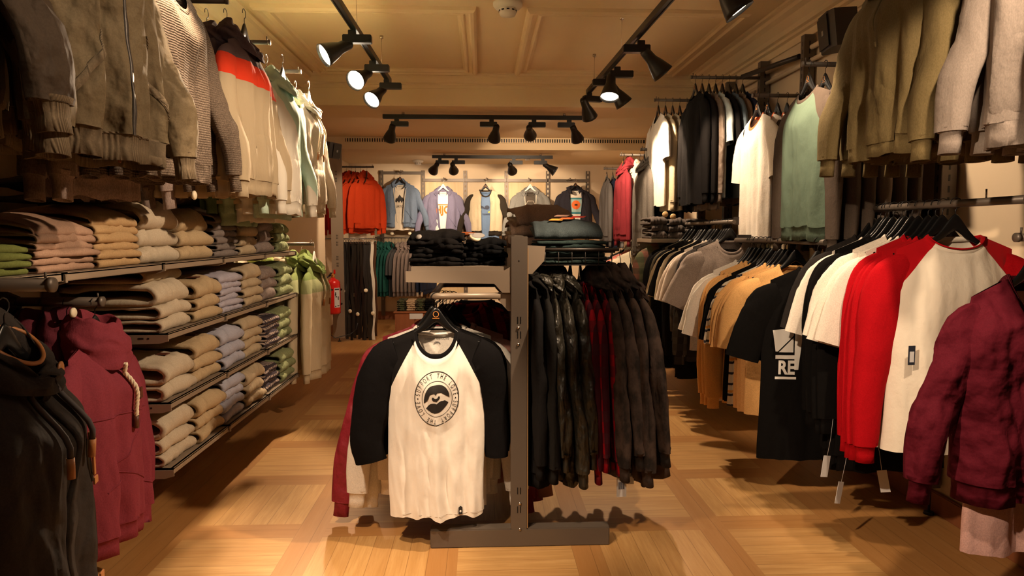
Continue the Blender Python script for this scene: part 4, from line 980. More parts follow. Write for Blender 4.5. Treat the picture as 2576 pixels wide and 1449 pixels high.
# hero raglan shirt
F_hero = fab((.80,.75,.68), 'raglan', (.006,.0055,.006), wr=.55); F_heros = fab((.006,.0055,.006), wr=.7)
HERO = dict(feats=(), L=.765, hs=.190, hw=.200, hh=.193, t=.045, nk=.088, nd=.05, drop=.105, bdrop=.012, slope=.40, amp=.022, cols=90, rows=110, hem=.012,
            arm=[[(.150, 0, -.110, .080, .030), (.205, 0, -.135, .082, .042), (.245, -.005, -.22, .078, .044), (.270, -.01, -.33, .074, .042), (.285, -.015, -.44, .070, .036), (.268, -.01, -.535, .066, .030)],
                 [(.150, 0, -.110, .080, .030), (.195, 0, -.135, .080, .042), (.225, .005, -.22, .066, .040), (.235, .01, -.33, .056, .036), (.245, .01, -.44, .052, .032), (.246, .01, -.53, .046, .030)]])
e, hg = garment('raglan_shirt', 'shirt', 'white baseball shirt with black raglan sleeves and round heart-hands print, front of the rack', (-.187, 2.765, .905), 0, HERO, F_hero, 5, m2=F_heros)
put('collar', mkmesh('collar', *hg.collar(.024, .004, 60)), e, F_heros)
# inside of the neck with its small print, and hem tag
V = []; 
for i in range(25):
    x = lerp(-.075, .075, i/24)
    for j in range(4): V.append((x, .042*math.sqrt(max(0, 1-(x/.09)**2))+.004, -.004-.10*j/3))
put('neck_facing', mkmesh('neck_facing', V, [(i*4+j, i*4+j+1, i*4+j+5, i*4+j+4) for i in range(24) for j in range(3)], fab((.78,.73,.66))), e)
mb = MB(); mb.tube([(lerp(-.078, .078, i/20), .036*math.sqrt(max(0, 1-(lerp(-.078, .078, i/20)/.088)**2)), -.010-.010*(1-(i/10-1)**2)) for i in range(21)], .006, 8); mb.build('neck_tape', fab((.80,.76,.70)), e)
tv, tf = text_geo('Support the LOVE'); put('neck_print', mkmesh('neck_print', [(a*.0135, .042*math.sqrt(max(0, 1-(a*.0135/.09)**2))+.0028, -.040+b*.0135) for a, b in tv], tf, mat('grey_print', (.25,.23,.21), .8), False), e)
mb = MB(); mb.add([(.014*math.cos(PI*i/12)*(1 if k else .6), .0435, -.062+.011*math.sin(PI*i/12)*(1 if k else .5)) for i in range(13) for k in (0, 1)], [(2*i, 2*i+1, 2*i+3, 2*i+2) for i in range(12)]); mb.build('neck_emblem', mat('grey_print', (.25,.23,.21), .8), e)
U = 1/5220.; ex, ez = .005, -.262
pr = Print(); pr.ring(ex, ez, .0885, .110, .0034); pr.ring(ex+.002, ez, .060, .073, .0018)
for r0 in (0, 1):
    for i, ch in enumerate('SUPPORT THE LOVE'):
        if ch == ' ': continue
        th = (170-160*i/15-180*r0)*PI/180
        pr.text(ch, ex+.0745*math.cos(th), ez+.0915*math.sin(th), .0265, th-PI/2, .55)
for sx in (-1, 1): pr.disc(ex+.0745*sx, ez, .0025, .003, 12)
def crop_poly(P): pr.poly([(ex+(a-595)*U, ez-(b-755)*U) for a, b in P][::-1])
crop_poly([(335,835),(338,760),(348,700),(370,625),(400,560),(432,515),(470,485),(515,466),(560,458),(610,453),(660,455),(710,468),(750,490),(790,525),(820,570),(840,612),(852,655),(860,735),(790,690),(715,635),(700,620),(620,618),(600,640),(585,672),(568,645),(550,628),(500,645),(460,665),(442,700),(430,740),(400,790)])
crop_poly([(500,735),(510,710),(525,703),(540,708),(555,730),(578,738),(600,735),(620,725),(630,700),(640,688),(658,690),(668,712),(665,735),(650,760),(625,785),(600,808),(585,798),(565,792),(540,792),(520,780),(505,758)])
crop_poly([(380,940),(408,905),(440,870),(480,845),(520,837),(560,840),(600,857),(625,835),(650,815),(675,802),(700,798),(730,800),(760,790),(800,815),(838,845),(810,892),(780,930),(740,975),(700,1010),(670,1032),(640,1045),(600,1054),(560,1055),(515,1045),(480,1030),(430,990)])
pr.apply(hg, 'chest_print', M_print, e, .0012, .010)
pr = Print(); pr.poly([(.088, -.752), (.104, -.752), (.104, -.722), (.096, -.716), (.088, -.722)]); pr.apply(hg, 'hem_label', M_print, e, .0022, .02)
pr = Print(); pr.disc(.096, -.738, .004, .005, 12); pr.apply(hg, 'hem_emblem', M_wprint, e, .0034, .02)
for zz in (-.748,):
    V, F = hg.strip([(lerp(-.188, .188, i/60), zz-.0) for i in range(61)], .0016, .0006); put('hem_stitch', mkmesh('hem_stitch', V, F, fab((.55,.50,.45))), e)
hanger((-.187, 2.765, .918), 0, 'black hanger with orange ring emblem holding the heart-hands raglan shirt', emblem=True, group='hangers on the centre rack', sc=1.0)
F_wr = fab((.78,.73,.66), 'raglan', (.006,.0055,.006)); F_mj = fab((.24,.012,.025), 'shell', rough=.6); F_pk = fab((.50,.25,.20))
CR = [('raglan_shirt', 'shirt', 'white and black raglan shirt right behind the printed one', dict(HERO, cols=44, rows=40), F_wr, F_heros, 2.81, 0),
      ('raglan_shirt', 'shirt', 'white and black raglan shirt third from the front of the rack', dict(HERO, cols=44, rows=40), F_wr, F_heros, 2.85, .01),
      ('long_sleeve_shirt', 'shirt', 'white long-sleeved shirt behind the raglan shirts of the rack', dict(LONG, L=.66, sl=.70, flare=.09), fab((.72,.68,.62)), None, 2.905, -.01),
      ('long_sleeve_shirt', 'shirt', 'white long-sleeved shirt second behind the raglan shirts', dict(LONG, L=.68, sl=.72, flare=.07), fab((.70,.66,.60)), None, 2.95, .02),
      ('jacket', 'jacket', 'dark red jacket whose cuffs show left of the raglan shirts', dict(LONG, L=.66, sl=.80, flare=.14, hs=.22), F_mj, None, 3.0, -.03),
      ('long_sleeve_shirt', 'shirt', 'dusty pink long-sleeved shirt showing beside the rack post', dict(LONG, L=.66, sl=.72, flare=.14, hs=.22), F_pk, F_pk, 3.06, .06),
      ('jacket', 'jacket', 'dark red jacket near the back of the rack rail', dict(LONG, L=.66, sl=.78, flare=.12, hs=.22), F_mj, None, 3.12, .04),
      ('tshirt', 'T-shirt', 'black T-shirt behind the dark red jackets of the rack', TEE, fab(OFFBLACK), None, 3.17, .02),
      ('tshirt', 'T-shirt', 'black T-shirt last on the front rail of the rack', TEE, fab(OFFBLACK), None, 3.22, .0)]
for i, (n, c, lb, shp, m, m2, y, dx) in enumerate(CR):
    garment(n, c, lb, (-.187+dx, y, .905-.003*i), 0, shp, m, 3+i, (1, .5, 1), None, m2, parts_m={'collar': F_heros} if i < 2 else None)
    hanger((-.187+dx, y, .912-.003*i), .02*i-.05, 'black hanger on the centre rack rail, %s behind the emblem one' % ['first', 'second', 'third', 'fourth', 'fifth', 'sixth', 'seventh', 'eighth', 'ninth'][i], group='hangers on the centre rack')
for i, (m, lb) in enumerate(((fab((.20,.01,.015), 'plaid', (.04,.006,.008), (.10,.01,.01)), 'red'), (fab((.20,.01,.015), 'plaid', (.04,.006,.008), (.10,.01,.01)), 'red'), (fab((.02,.022,.03)), 'navy'), (fab((.02,.022,.03)), 'navy'))):  # red cloth darkened to stand in for the shade behind the rail
    garment('flannel_shirt' if lb == 'red' else 'sweatshirt', 'shirt', '%s garment %s in the dark behind the front rail of the rack' % (lb, ['hanging first', 'hanging second', 'hanging third', 'hanging last'][i]), (-.09+.02*i, 3.52+.07*i, .93), .1, dict(SHIRT, L=.72), m, 20+i, (1, .6, 1))

# right arm of the rack: jackets with their sleeves towards the camera
F_sh = fab((.022,.019,.013), 'shell', rough=.45, wr=1.5); F_dye = fab((.075,.052,.043), 'dye', (.026,.021,.019)); F_rpl = fab((.30,.008,.014), 'plaid', (.05,.008,.014), (.05,.016,.022))
JK = dict(feats=('hood', 'cuff', 'band'), L=.76, hs=.20, hw=.25, hh=.27, t=.065, sl=.78, flare=.05, sw=1.25, sr=2.2, amp=.045)
RJ = [('hooded_jacket', 'jacket', 'black hooded jacket closest to the rack post', fab(OFFBLACK), JK, .225), ('hooded_jacket', 'jacket', 'black hooded jacket second from the rack post', fab((.012,.011,.010)), JK, .265),
      ('rain_jacket', 'jacket', 'dark olive shiny jacket nearest the rack post', F_sh, dict(JK, bend=.03), .305), ('rain_jacket', 'jacket', 'dark olive shiny jacket in the middle of three', F_sh, dict(JK, bend=.05), .350),
      ('rain_jacket', 'jacket', 'dark olive shiny jacket beside the red plaid shirts', F_sh, dict(JK, bend=.02), .395), ('flannel_shirt', 'shirt', 'red plaid shirt hanging nearer the rack post', F_rpl, dict(SHIRT, L=.76, sl=.80, flare=.02), .440),
      ('flannel_shirt', 'shirt', 'red plaid shirt in the middle of three', F_rpl, dict(SHIRT, L=.76, sl=.78, flare=.02), .475), ('flannel_shirt', 'shirt', 'red plaid shirt beside the tie-dyed hoodies', F_rpl, dict(SHIRT, L=.76, sl=.80, flare=.02), .505),
      ('tie_dye_hoodie', 'hoodie', 'grey brown tie-dyed hoodie beside the red plaid shirts', F_dye, JK, .540), ('tie_dye_hoodie', 'hoodie', 'grey brown tie-dyed hoodie second from the red plaid', F_dye, JK, .580),
      ('tie_dye_hoodie', 'hoodie', 'grey brown tie-dyed hoodie second from the right end', F_dye, JK, .620), ('tie_dye_hoodie', 'hoodie', 'grey brown tie-dyed hoodie at the right end of the rack', F_dye, JK, .665)]
for i, (n, c, lb, m, shp, x) in enumerate(RJ):
    garment(n, c, lb, (x, 3.01, 1.085), PIUP+.03*math.sin(i*2.), dict(shp, sl=.70+.06*math.sin(i*2.7), L=.76+.02*math.cos(i*1.9)), m, 2+i, (1, .62+.03*(i > 7), 1), None, tx=-.010*i*(.7+.5*math.sin(i*3.1))-.01)
    hanger((x-.004, 3.01, 1.085), PIUP+.03*math.sin(i*2.), 'black hanger on the right arm of the rack, number %s from the post' % ['one', 'two', 'three', 'four', 'five', 'six', 'seven', 'eight', 'nine', 'ten', 'eleven', 'twelve'][i], group='hangers on the right arm of the rack')
for x, y, z, r, lb in ((.585, 2.78, .235, .1, 'pale printed swing tag below the tie-dyed hoodies, the lower one'), (.625, 2.82, .275, -.1, 'pale printed swing tag below the tie-dyed hoodies, the upper one')):
    e = empty('price_tag', (x, y, z), r, lb, 'price tag', 'swing tags under the tie-dyed hoodies'); MB().box(-.021, -.0008, -.045, .021, .0008, .045).build('card', M_card, e)
    mb = MB()
    for q in range(7): mb.box(-.014+.004*q, -.0016, -.012, -.012+.004*q+.001*(q % 2), -.0009, .02)
    mb.build('bar_code', mat('tag_ink', (.05,.06,.10), .8), e); MB().tube([(0, 0, .045), (0, 0, .10)], .0008, 5).build('string', M_card, e)

# ------------------------------------------------------------------ right wall: posts, arms and hanging clothes
RN = ['behind the maroon bomber', 'behind the black T-shirts', 'with the tallest top under the ceiling', 'with its top just left of the tallest', 'before the grey hoodie', 'farthest away']
for i, y in enumerate((2.99, 3.67, 4.35, 5.03, 5.71, 6.4)): post(XR-.05, y, .13, 2.55 if i > 1 else 2.2, 'dark slotted upright post on the right wall, %s' % RN[i], True, .05, .07, 'upright posts on the right wall')
PDN = -PI/2
GRA = 'display arms on the right wall'
def right_arm(xend, y, zn, lb): return rail_x(xend-.03, y, zn+RAILUP, XR-.02, lb, group=GRA)
F_ol = melange((.135,.102,.048), (.105,.080,.036)); F_olb = fab((.19,.135,.05), 'rib')
def arm_row(xs, y, zn, items, where, arm_label, hcol=None, rz=PDN, thick=.7, hl=None):
    right_arm(min(xs), y, zn, arm_label)
    for i, (x, it) in enumerate(zip(xs, items)):
        n, c, lb, shp, m = it[:5]; kw = it[5] if len(it) > 5 else {}
        e, g = garment(n, c, lb, (x, y, zn), rz+kw.pop('yaw', 0), shp, m, kw.pop('seed', 3+i), (1, kw.pop('th', thick), 1), None, **kw)
        if i == 0: first = (e, g)
        hanger((x, y, zn), rz, 'black hanger %s, %s from the aisle' % (where, ['first', 'second', 'third', 'fourth', 'fifth', 'sixth', 'seventh', 'eighth', 'ninth'][i]), emblem=(i < 2), group='hangers on the right wall arms', m=hcol)
    return first
HO = dict(HOODIE, sr=1.6, amp=.032, L=.58, hw=.24, flare=.04, bend=.08, sw=1.22)
e, g = arm_row((1.46, 1.55, 1.64, 1.73, 1.82), 2.43, 2.215, [('hoodie', 'hoodie', 'olive hoodie with pouch pocket nearest the aisle at the top right', dict(HO, cols=60, rows=60), F_ol), ('hoodie', 'hoodie', 'olive hoodie directly behind the first top right one', HO, F_ol),
     ('hoodie', 'hoodie', 'olive hoodie third from the aisle at the top right', HO, F_ol), ('hoodie', 'hoodie', 'olive hoodie fourth from the aisle at the top right', HO, F_ol), ('hoodie', 'hoodie', 'olive hoodie closest to the wall at the top right', HO, F_ol)], 'on the olive hoodie arm', 'display arm above the olive hoodies, hidden by them')
cords(e, g, [[tuple(g.on(.02+.003*i, -.05-.025*i, .012)) for i in range(9)]], F_ol, .004, F_ol, .02)
for y, x, z, lb in ((2.26, 1.50, 2.17, 'orange oval swing tag on the second olive hoodie'), (2.17, 1.59, 2.12, 'orange swing tag on the third olive hoodie')):
    o = MB().prism([(.035*math.cos(2*PI*i/20), .06*math.sin(2*PI*i/20)) for i in range(20)], -.001, .001, 'x').build('hang_tag', mat('orange_tag', (.72,.33,.08), .6), None, (x-.02, y, z)); tag(o, lb, 'price tag')
arm_row((1.45, 1.55, 1.65), 1.69, 2.22, [('jacket', 'jacket', 'pale grey heather jacket at the upper right corner', dict(HO, L=.62), melange((.25,.21,.185), (.20,.17,.15))), ('jacket', 'jacket', 'pale grey heather jacket behind the corner one', dict(HO, L=.62), melange((.25,.21,.185), (.20,.17,.15))), ('jacket', 'jacket', 'pale grey heather jacket nearest the wall in the upper right corner', HO, melange((.25,.21,.185), (.20,.17,.15)))], 'on the upper right corner arm', 'display arm above the pale grey heather jackets')
F_gr = fab((.115,.165,.125), 'raglanw', (.085,.065,.052)); F_tp = fab((.085,.065,.052))
SW = dict(LONG, L=.66, sl=.70, hw=.25, hh=.235, flare=.03, cols=60, rows=50)
e, g = arm_row((1.58, 1.66, 1.73, 1.80, 1.87, 1.94), 3.30, 1.99, [('raglan_sweatshirt', 'sweatshirt', 'sage green sweatshirt with taupe raglan sleeves facing the aisle', SW, F_gr, dict(m2=F_tp, parts_m={'collar': F_tp, 'hem_band': fab((.11,.155,.115), 'rib')})),
     ('sweatshirt', 'sweatshirt', 'taupe sweatshirt behind the sage green one', dict(SW, cols=44, rows=40), F_tp), ('sweatshirt', 'sweatshirt', 'taupe sweatshirt two behind the sage green one', dict(SW, cols=44, rows=40, L=.70), F_tp), ('sweatshirt', 'sweatshirt', 'taupe sweatshirt three behind the sage green one', dict(SW, cols=44, rows=40, L=.72), fab((.20,.16,.13))),
     ('sweatshirt', 'sweatshirt', 'dark taupe sweatshirt toward the wall behind the sage green one', SW, fab((.12,.10,.085))), ('sweatshirt', 'sweatshirt', 'dark taupe sweatshirt against the wall behind the sage green one', SW, fab((.10,.08,.07)))], 'on the sage sweatshirt arm', 'display arm above the sage green sweatshirt')
MB().tube([(lerp(-.06, .06, i/12), .030, -.022-.012*(1-(i/6-1)**2)) for i in range(13)], .008, 8).build('neck_tape', fab((.8,.78,.74)), e)
TL = dict(TEE, L=.76, hw=.235, hh=.235, amp=.018)
F_rg = fab((.80,.74,.66)); F_or = fab((.66,.16,.07)); F_db = fab((.10,.075,.06))
e, g = arm_row((1.695, 1.76, 1.82, 1.88, 1.94, 2.0), 4.20, 2.02, [('ringer_tshirt', 'T-shirt', 'white T-shirt with orange collar, brightly lit on the right wall', dict(TL, cols=60, rows=50), F_rg, dict(parts_m={'collar': F_or})), ('ringer_tshirt', 'T-shirt', 'white T-shirt with orange collar and dark sleeves behind the lit one', TL, F_rg, dict(m2=F_db, parts_m={'collar': F_or})),
     ('ringer_tshirt', 'T-shirt', 'white T-shirt with orange collar third from the aisle', TL, F_rg, dict(m2=F_db, parts_m={'collar': F_or})), ('tshirt', 'T-shirt', 'sand coloured T-shirt behind the white ringer shirts', TL, fab(SAND)), ('tshirt', 'T-shirt', 'dark brown T-shirt behind the sand coloured one', TL, F_db), ('tshirt', 'T-shirt', 'dark brown T-shirt at the wall behind the ringer shirts', TL, F_db)], 'on the white ringer shirt arm', 'display arm above the white ringer T-shirt')
PL = dict(SHIRT, L=.80, sl=.72, flare=.03)
right_rows = [((1.56, 1.61, 1.66, 1.71, 1.76, 1.81, 1.86, 1.91), 5.02, 2.31, [('jacket', 'jacket', 'black jacket nearest the aisle on the high rear arm', PL, fab(OFFBLACK)), ('jacket', 'jacket', 'black jacket second from the aisle on the high rear arm', PL, fab(OFFBLACK)), ('jacket', 'jacket', 'long dark brown jacket on the high rear arm', dict(PL, L=.84), fab((.15,.11,.085), 'shell', rough=.6)),
     ('tshirt', 'T-shirt', 'pale blue T-shirt among the dark clothes on the high arm', TL, fab((.50,.58,.60))), ('tshirt', 'T-shirt', 'black T-shirt behind the pale blue one', TL, fab(OFFBLACK)), ('tshirt', 'T-shirt', 'blue grey T-shirt on the high rear arm', TL, fab((.12,.16,.20))), ('jacket', 'jacket', 'brown striped jacket near the wall on the high arm', PL, fab((.22,.15,.10))), ('jacket', 'jacket', 'navy jacket at the wall on the high rear arm', PL, fab(NAVY))], 'on the high rear arm', 'high display arm in front of the tallest right posts'),
    ((1.47, 1.53, 1.59, 1.65, 1.71, 1.77), 5.72, 2.28, [('tshirt', 'T-shirt', 'off-white T-shirt at the aisle end of the beige group', TL, fab((.66,.60,.52))), ('shirt', 'shirt', 'beige shirt with rolled sleeves behind the off-white T-shirt', PL, fab((.46,.38,.26))), ('shirt', 'shirt', 'beige shirt third in the beige group', PL, fab((.44,.36,.25))),
     ('tshirt', 'T-shirt', 'dark grey T-shirt with bright white letters on the chest', dict(TL, L=.80), fab((.10,.09,.08))), ('sweatshirt', 'sweatshirt', 'charcoal sweatshirt behind the lettered T-shirt', PL, fab((.06,.055,.05))), ('sweatshirt', 'sweatshirt', 'black sweatshirt at the wall in the beige group', PL, fab(OFFBLACK))], 'on the beige shirt arm', 'display arm above the beige shirts'),
    ((1.42, 1.50, 1.58, 1.66), 5.98, 1.905, [('hoodie', 'hoodie', 'dark grey zip hoodie with draped hood near the folded sweaters', dict(HOODIE, L=.72, sl=.76), melange((.13,.115,.10), (.09,.08,.07))), ('hoodie', 'hoodie', 'black hoodie behind the dark grey zip hoodie', dict(HOODIE, L=.72, sl=.76), fab(OFFBLACK)), ('hoodie', 'hoodie', 'navy hoodie behind the black one', HOODIE, fab((.05,.055,.10))), ('hoodie', 'hoodie', 'navy hoodie at the wall behind the black one', HOODIE, fab((.05,.055,.10)))], 'on the grey zip hoodie arm', 'display arm above the dark grey zip hoodie'),
    ((1.37, 1.45, 1.53), 6.62, 1.93, [('hoodie', 'hoodie', 'red hoodie with thick draped hood on the right wall', dict(HOODIE, L=.64, sl=.66), fab((.20,.025,.032)), dict(hoodk=dict(big=1.15))), ('hoodie', 'hoodie', 'cream hoodie behind the red one', HOODIE, fab((.60,.50,.40))), ('hoodie', 'hoodie', 'grey hoodie behind the red and cream ones', HOODIE, fab(GREY))], 'on the red hoodie arm', 'display arm above the red hoodie'),
    ((1.46, 1.53, 1.60), 8.0, 1.93, [('sweatshirt', 'sweatshirt', 'dark grey sweatshirt farthest along the right wall', SW, fab((.10,.09,.085))), ('jacket', 'jacket', 'navy jacket behind the farthest dark grey sweatshirt', PL, fab(NAVY)), ('jacket', 'jacket', 'grey jacket at the far end of the right wall', PL, fab(GREY))], 'on the farthest right arm', 'farthest display arm on the right wall')]
for row in right_rows: arm_row(*row)
g = variant('tshirt', **dict(dict(TL, L=.80), seed=6))[0]
par = [o for o in C.objects if o.parent is None and o.get('label', '').startswith('dark grey T-shirt with bright white')][0]
pr = Print(); pr.text('OE', -.02, -.28, .15, 0, .95, .04); pr.apply(g, 'chest_print', M_wprint, par, .003, .02)
mb = MB(); mb.tube([(2.04, 4.40, 2.43), (1.99, 4.70, 2.44), (1.90, 5.0, 2.435)], .018, 8); tag(mb.build('support_brace', M_dark), 'dark brace from the tallest right post to the high arm', 'bracket')

# lower rails parallel to the right wall
NUM = ['nearest', 'second', 'third', 'fourth', 'fifth', 'sixth', 'seventh', 'eighth', 'ninth', 'tenth', 'eleventh', 'twelfth', 'thirteenth', 'fourteenth', 'fifteenth', 'sixteenth', 'seventeenth', 'eighteenth', 'nineteenth', 'twentieth', 'twenty-first', 'twenty-second']
def rail_row(x, zn, y0, items, where, step=.045, thick=.5, emb=0, hm=None):
    y = y0
    for i, it in enumerate(items):
        n, c, desc, shp, m = it[:5]; kw = dict(it[5]) if len(it) > 5 else {}
        lb = desc if kw.pop('full', 0) else '%s, %s on %s' % (desc, NUM[i], where)
        yaw = kw.pop('yaw', .10*nz(i*2.3, x*3)); dx = kw.pop('dx', .02*nz(i*1.9, 4.4)); st = kw.pop('step', step)
        e, g = garment(n, c, lb, (x+dx, y, zn-.006*(i % 3)), yaw, shp, m, kw.pop('seed', 2+(i*3) % 8), (kw.pop('sx', 1), kw.pop('th', thick), 1), None, **kw)
        if i == 0: first = (e, g)
        hanger((x+dx, y+.002, zn+.002), yaw, 'black hanger %s on %s' % (NUM[i], where), m=hm, emblem=False, group='hangers on '+where)
        y += st
    return first
W1 = 'the near right rail'; W2 = 'the middle right rail'; W3 = 'the rear right rail'; W4 = 'the far right rail'
rail_y('clothes_rail', 1.74, 1.286+RAILUP, 2.12, 3.12, XR-.02, 'grey rail full of hanger hooks on the near right wall')
o = MB().tube([(0, 0, 0), (0, 0, .03)], .003, 6).build('rail_pin', M_chrome, None, (1.74, 2.30, 1.422)); tag(o, 'small upright pin on the near right rail', 'pin')
F_wt = fab((.78,.72,.64)); F_bk = fab((.006,.0055,.0055)); F_redr = fab((.76,.70,.60), 'raglanw', (.41,.005,.010)); F_red = fab((.41,.005,.010)); F_ch = fab((.022,.019,.018))
T2 = dict(TEE, L=.80, hs=.215, hw=.25, hh=.25, sl=.56, flare=.05, slope=.42); LB = dict(LONG, L=.92, sl=.74, hs=.215, slope=.42, flare=.02); RR = dict(LONG, feats=('cuff', 'collar'), L=.80, sl=.80, hs=.205, hw=.225, hh=.225, slope=.42, flare=.03, bend=-.01, drop=.055, nk=.10)
e, g = rail_row(1.735, 1.286, 2.44, [
    ('raglan_shirt', 'shirt', 'white shirt with red raglan sleeves, back turned to the camera', dict(RR, cols=70, rows=70), F_redr, dict(m2=F_red, yaw=-.10, th=.9, dx=0, step=.07, parts_m={'collar': F_redr}, full=1)),
    ('raglan_shirt', 'shirt', 'red raglan shirt', RR, F_redr, dict(m2=F_red, yaw=-.02, parts_m={'collar': F_red}, step=.05)), ('raglan_shirt', 'shirt', 'red raglan shirt', RR, F_redr, dict(m2=F_red, yaw=0, parts_m={'collar': F_red}, step=.05)), ('raglan_shirt', 'shirt', 'red raglan shirt', RR, F_redr, dict(m2=F_red, yaw=.02, parts_m={'collar': F_red})),
    ('tshirt', 'T-shirt', 'white T-shirt', T2, F_wt), ('tshirt', 'T-shirt', 'white T-shirt', T2, F_wt), ('tshirt', 'T-shirt', 'white T-shirt', T2, F_wt),
    ('long_sleeve_shirt', 'shirt', 'black shirt', LB, F_bk), ('long_sleeve_shirt', 'shirt', 'black shirt', LB, F_bk), ('long_sleeve_shirt', 'shirt', 'black shirt', LB, F_bk), ('long_sleeve_shirt', 'shirt', 'black shirt', LB, F_bk),
    ('tshirt', 'T-shirt', 'white T-shirt', T2, F_wt), ('tshirt', 'T-shirt', 'charcoal T-shirt', T2, F_ch)], W1, .040)
V, F = [], []
for k in (0, 1, 2):
    mb = MB(); mb.tube([(lerp(-.098, .098, i/24), -.050*math.sqrt(max(0, 1-(lerp(-.098, .098, i/24)/.10)**2))-.006, -.055*math.sqrt(max(0, 1-(lerp(-.098, .098, i/24)/.10)**2))+.012-.018*k) for i in range(25)], .0028, 6); 
    if k != 1: mb.build('collar_piping', F_red, e)
tg = empty('price_tag', (1.548, 2.37, .86), .1, 'dark printed swing tag beside the red and white raglan shirt', 'price tag'); tg.scale = (.6, 1, .7); MB().box(-.022, -.001, -.05, .022, .001, .05).build('card', mat('tag_dark', (.02,.025,.04), .5), tg); MB().box(-.014, -.0022, -.035, .014, -.0011, .02).build('tag_print', M_card, tg)
# maroon bomber with pink shirt at the right edge
F_mb = fab((.085,.007,.015), 'shell', rough=.8, wr=1.2)
MBO = dict(feats=('cuff', 'band'), L=.60, hs=.225, hw=.285, hh=.25, t=.10, drop=.13, nk=.10, amp=.035, sr=1.8, flare=.10, bend=.0, gap=(.42, .16), sl=.50, cols=60, rows=60, slope=.42)
e, g = garment('bomber_jacket', 'jacket', 'open maroon bomber jacket over a pink shirt at the right edge', (1.66, 1.98, 1.165), .18, MBO, F_mb, 4)
put('collar', mkmesh('collar', *g.collar(.030, .007)), e, fab((.09,.010,.018), 'rib'))
garment('long_shirt', 'shirt', 'pink shirt inside the open maroon bomber at the right edge', (1.66, 1.98, 1.135), .18, dict(TEE, feats=('nosleeve',), L=.80, hw=.20, hh=.21, t=.05, hs=.165), fab((.62,.38,.35)), 3, (1, .8, 1))
hanger((1.66, 1.98, 1.165), .18, 'black hanger inside the open maroon bomber jacket', group='hangers at the right edge')
rail_x(1.60, 1.98, 1.165+RAILUP, XR-.02, 'dark display arm carrying the maroon bomber jacket', group=GRA)
# middle rail: black lettered T-shirts, then orange, striped and white ones
rail_y('clothes_rail', 1.57, 1.136+RAILUP, 3.06, 4.16, XR-.02, 'dark rail above the orange T-shirts on the right wall')
F_o = fab((.76,.43,.165)); F_st = fab((.64,.57,.46), 'stripe', (.03,.03,.045), (.66,.32,.08)); OT = dict(TEE, L=.76, hs=.205, hw=.235, hh=.235, sl=.58, flare=.02, slope=.42); OL = dict(LONG, L=.72, sl=.74, hw=.24, hh=.235, slope=.42, flare=.02)
rail_row(1.575, 1.136, 3.10, [
    ('tshirt', 'T-shirt', 'black T-shirt with large white A and RE print below the white shirts', dict(T2, L=.90, cols=60, rows=60), F_bk, dict(yaw=-.05, dx=-.02, full=1, step=.05)), ('tshirt', 'T-shirt', 'black T-shirt with white print', T2, F_bk, dict(yaw=-.03, dx=.05, step=.05)), ('tshirt', 'T-shirt', 'black T-shirt', T2, F_bk, dict(dx=.08, step=.16)),
    ('tshirt', 'T-shirt', 'orange T-shirt with open collar facing the aisle', dict(OT, cols=60, rows=50), F_o, dict(yaw=-.12, th=.8, dx=0, step=.07, full=1)), ('tshirt', 'T-shirt', 'orange T-shirt', OT, F_o, dict(yaw=-.08)), ('tshirt', 'T-shirt', 'orange T-shirt', OT, F_o), ('tshirt', 'T-shirt', 'orange T-shirt', OT, F_o), 
    ('striped_tshirt', 'T-shirt', 'striped T-shirt', OT, F_st), ('striped_tshirt', 'T-shirt', 'striped T-shirt', OT, F_st), ('tshirt', 'T-shirt', 'black T-shirt', OT, F_bk), ('tshirt', 'T-shirt', 'black T-shirt', OT, F_bk),
    ('long_sleeve_shirt', 'shirt', 'orange long-sleeved shirt', OL, F_o), ('long_sleeve_shirt', 'shirt', 'orange long-sleeved shirt', OL, F_o), ('long_sleeve_shirt', 'shirt', 'orange long-sleeved shirt', OL, F_o),
    ('tshirt', 'T-shirt', 'white T-shirt', T2, F_wt), ('tshirt', 'T-shirt', 'white T-shirt', T2, F_wt)], W2, .047)
par = [o for o in C.objects if o.parent is None and o.get('label', '').startswith('black T-shirt with large white A')][0]
g = variant('tshirt', **dict(dict(T2, L=.90, cols=60, rows=60), seed=2))[0]
pr = Print(); pr.poly([(-.205, -.285), (-.110, -.275), (-.110, -.310), (-.180, -.385), (-.190, -.385)]); pr.poly([(-.175, -.388), (-.110, -.318), (-.110, -.388)]); pr.rect(-.190, -.420, -.092, -.402); pr.poly([(-.104, -.300), (-.070, -.305), (-.085, -.470), (-.104, -.470)])
pr.text('RE', -.140, -.463, .088, 0, .78, .035); pr.rect(-.19, -.515, -.095, -.503); pr.apply(g, 'chest_print', M_wprint, par, .003, .012)
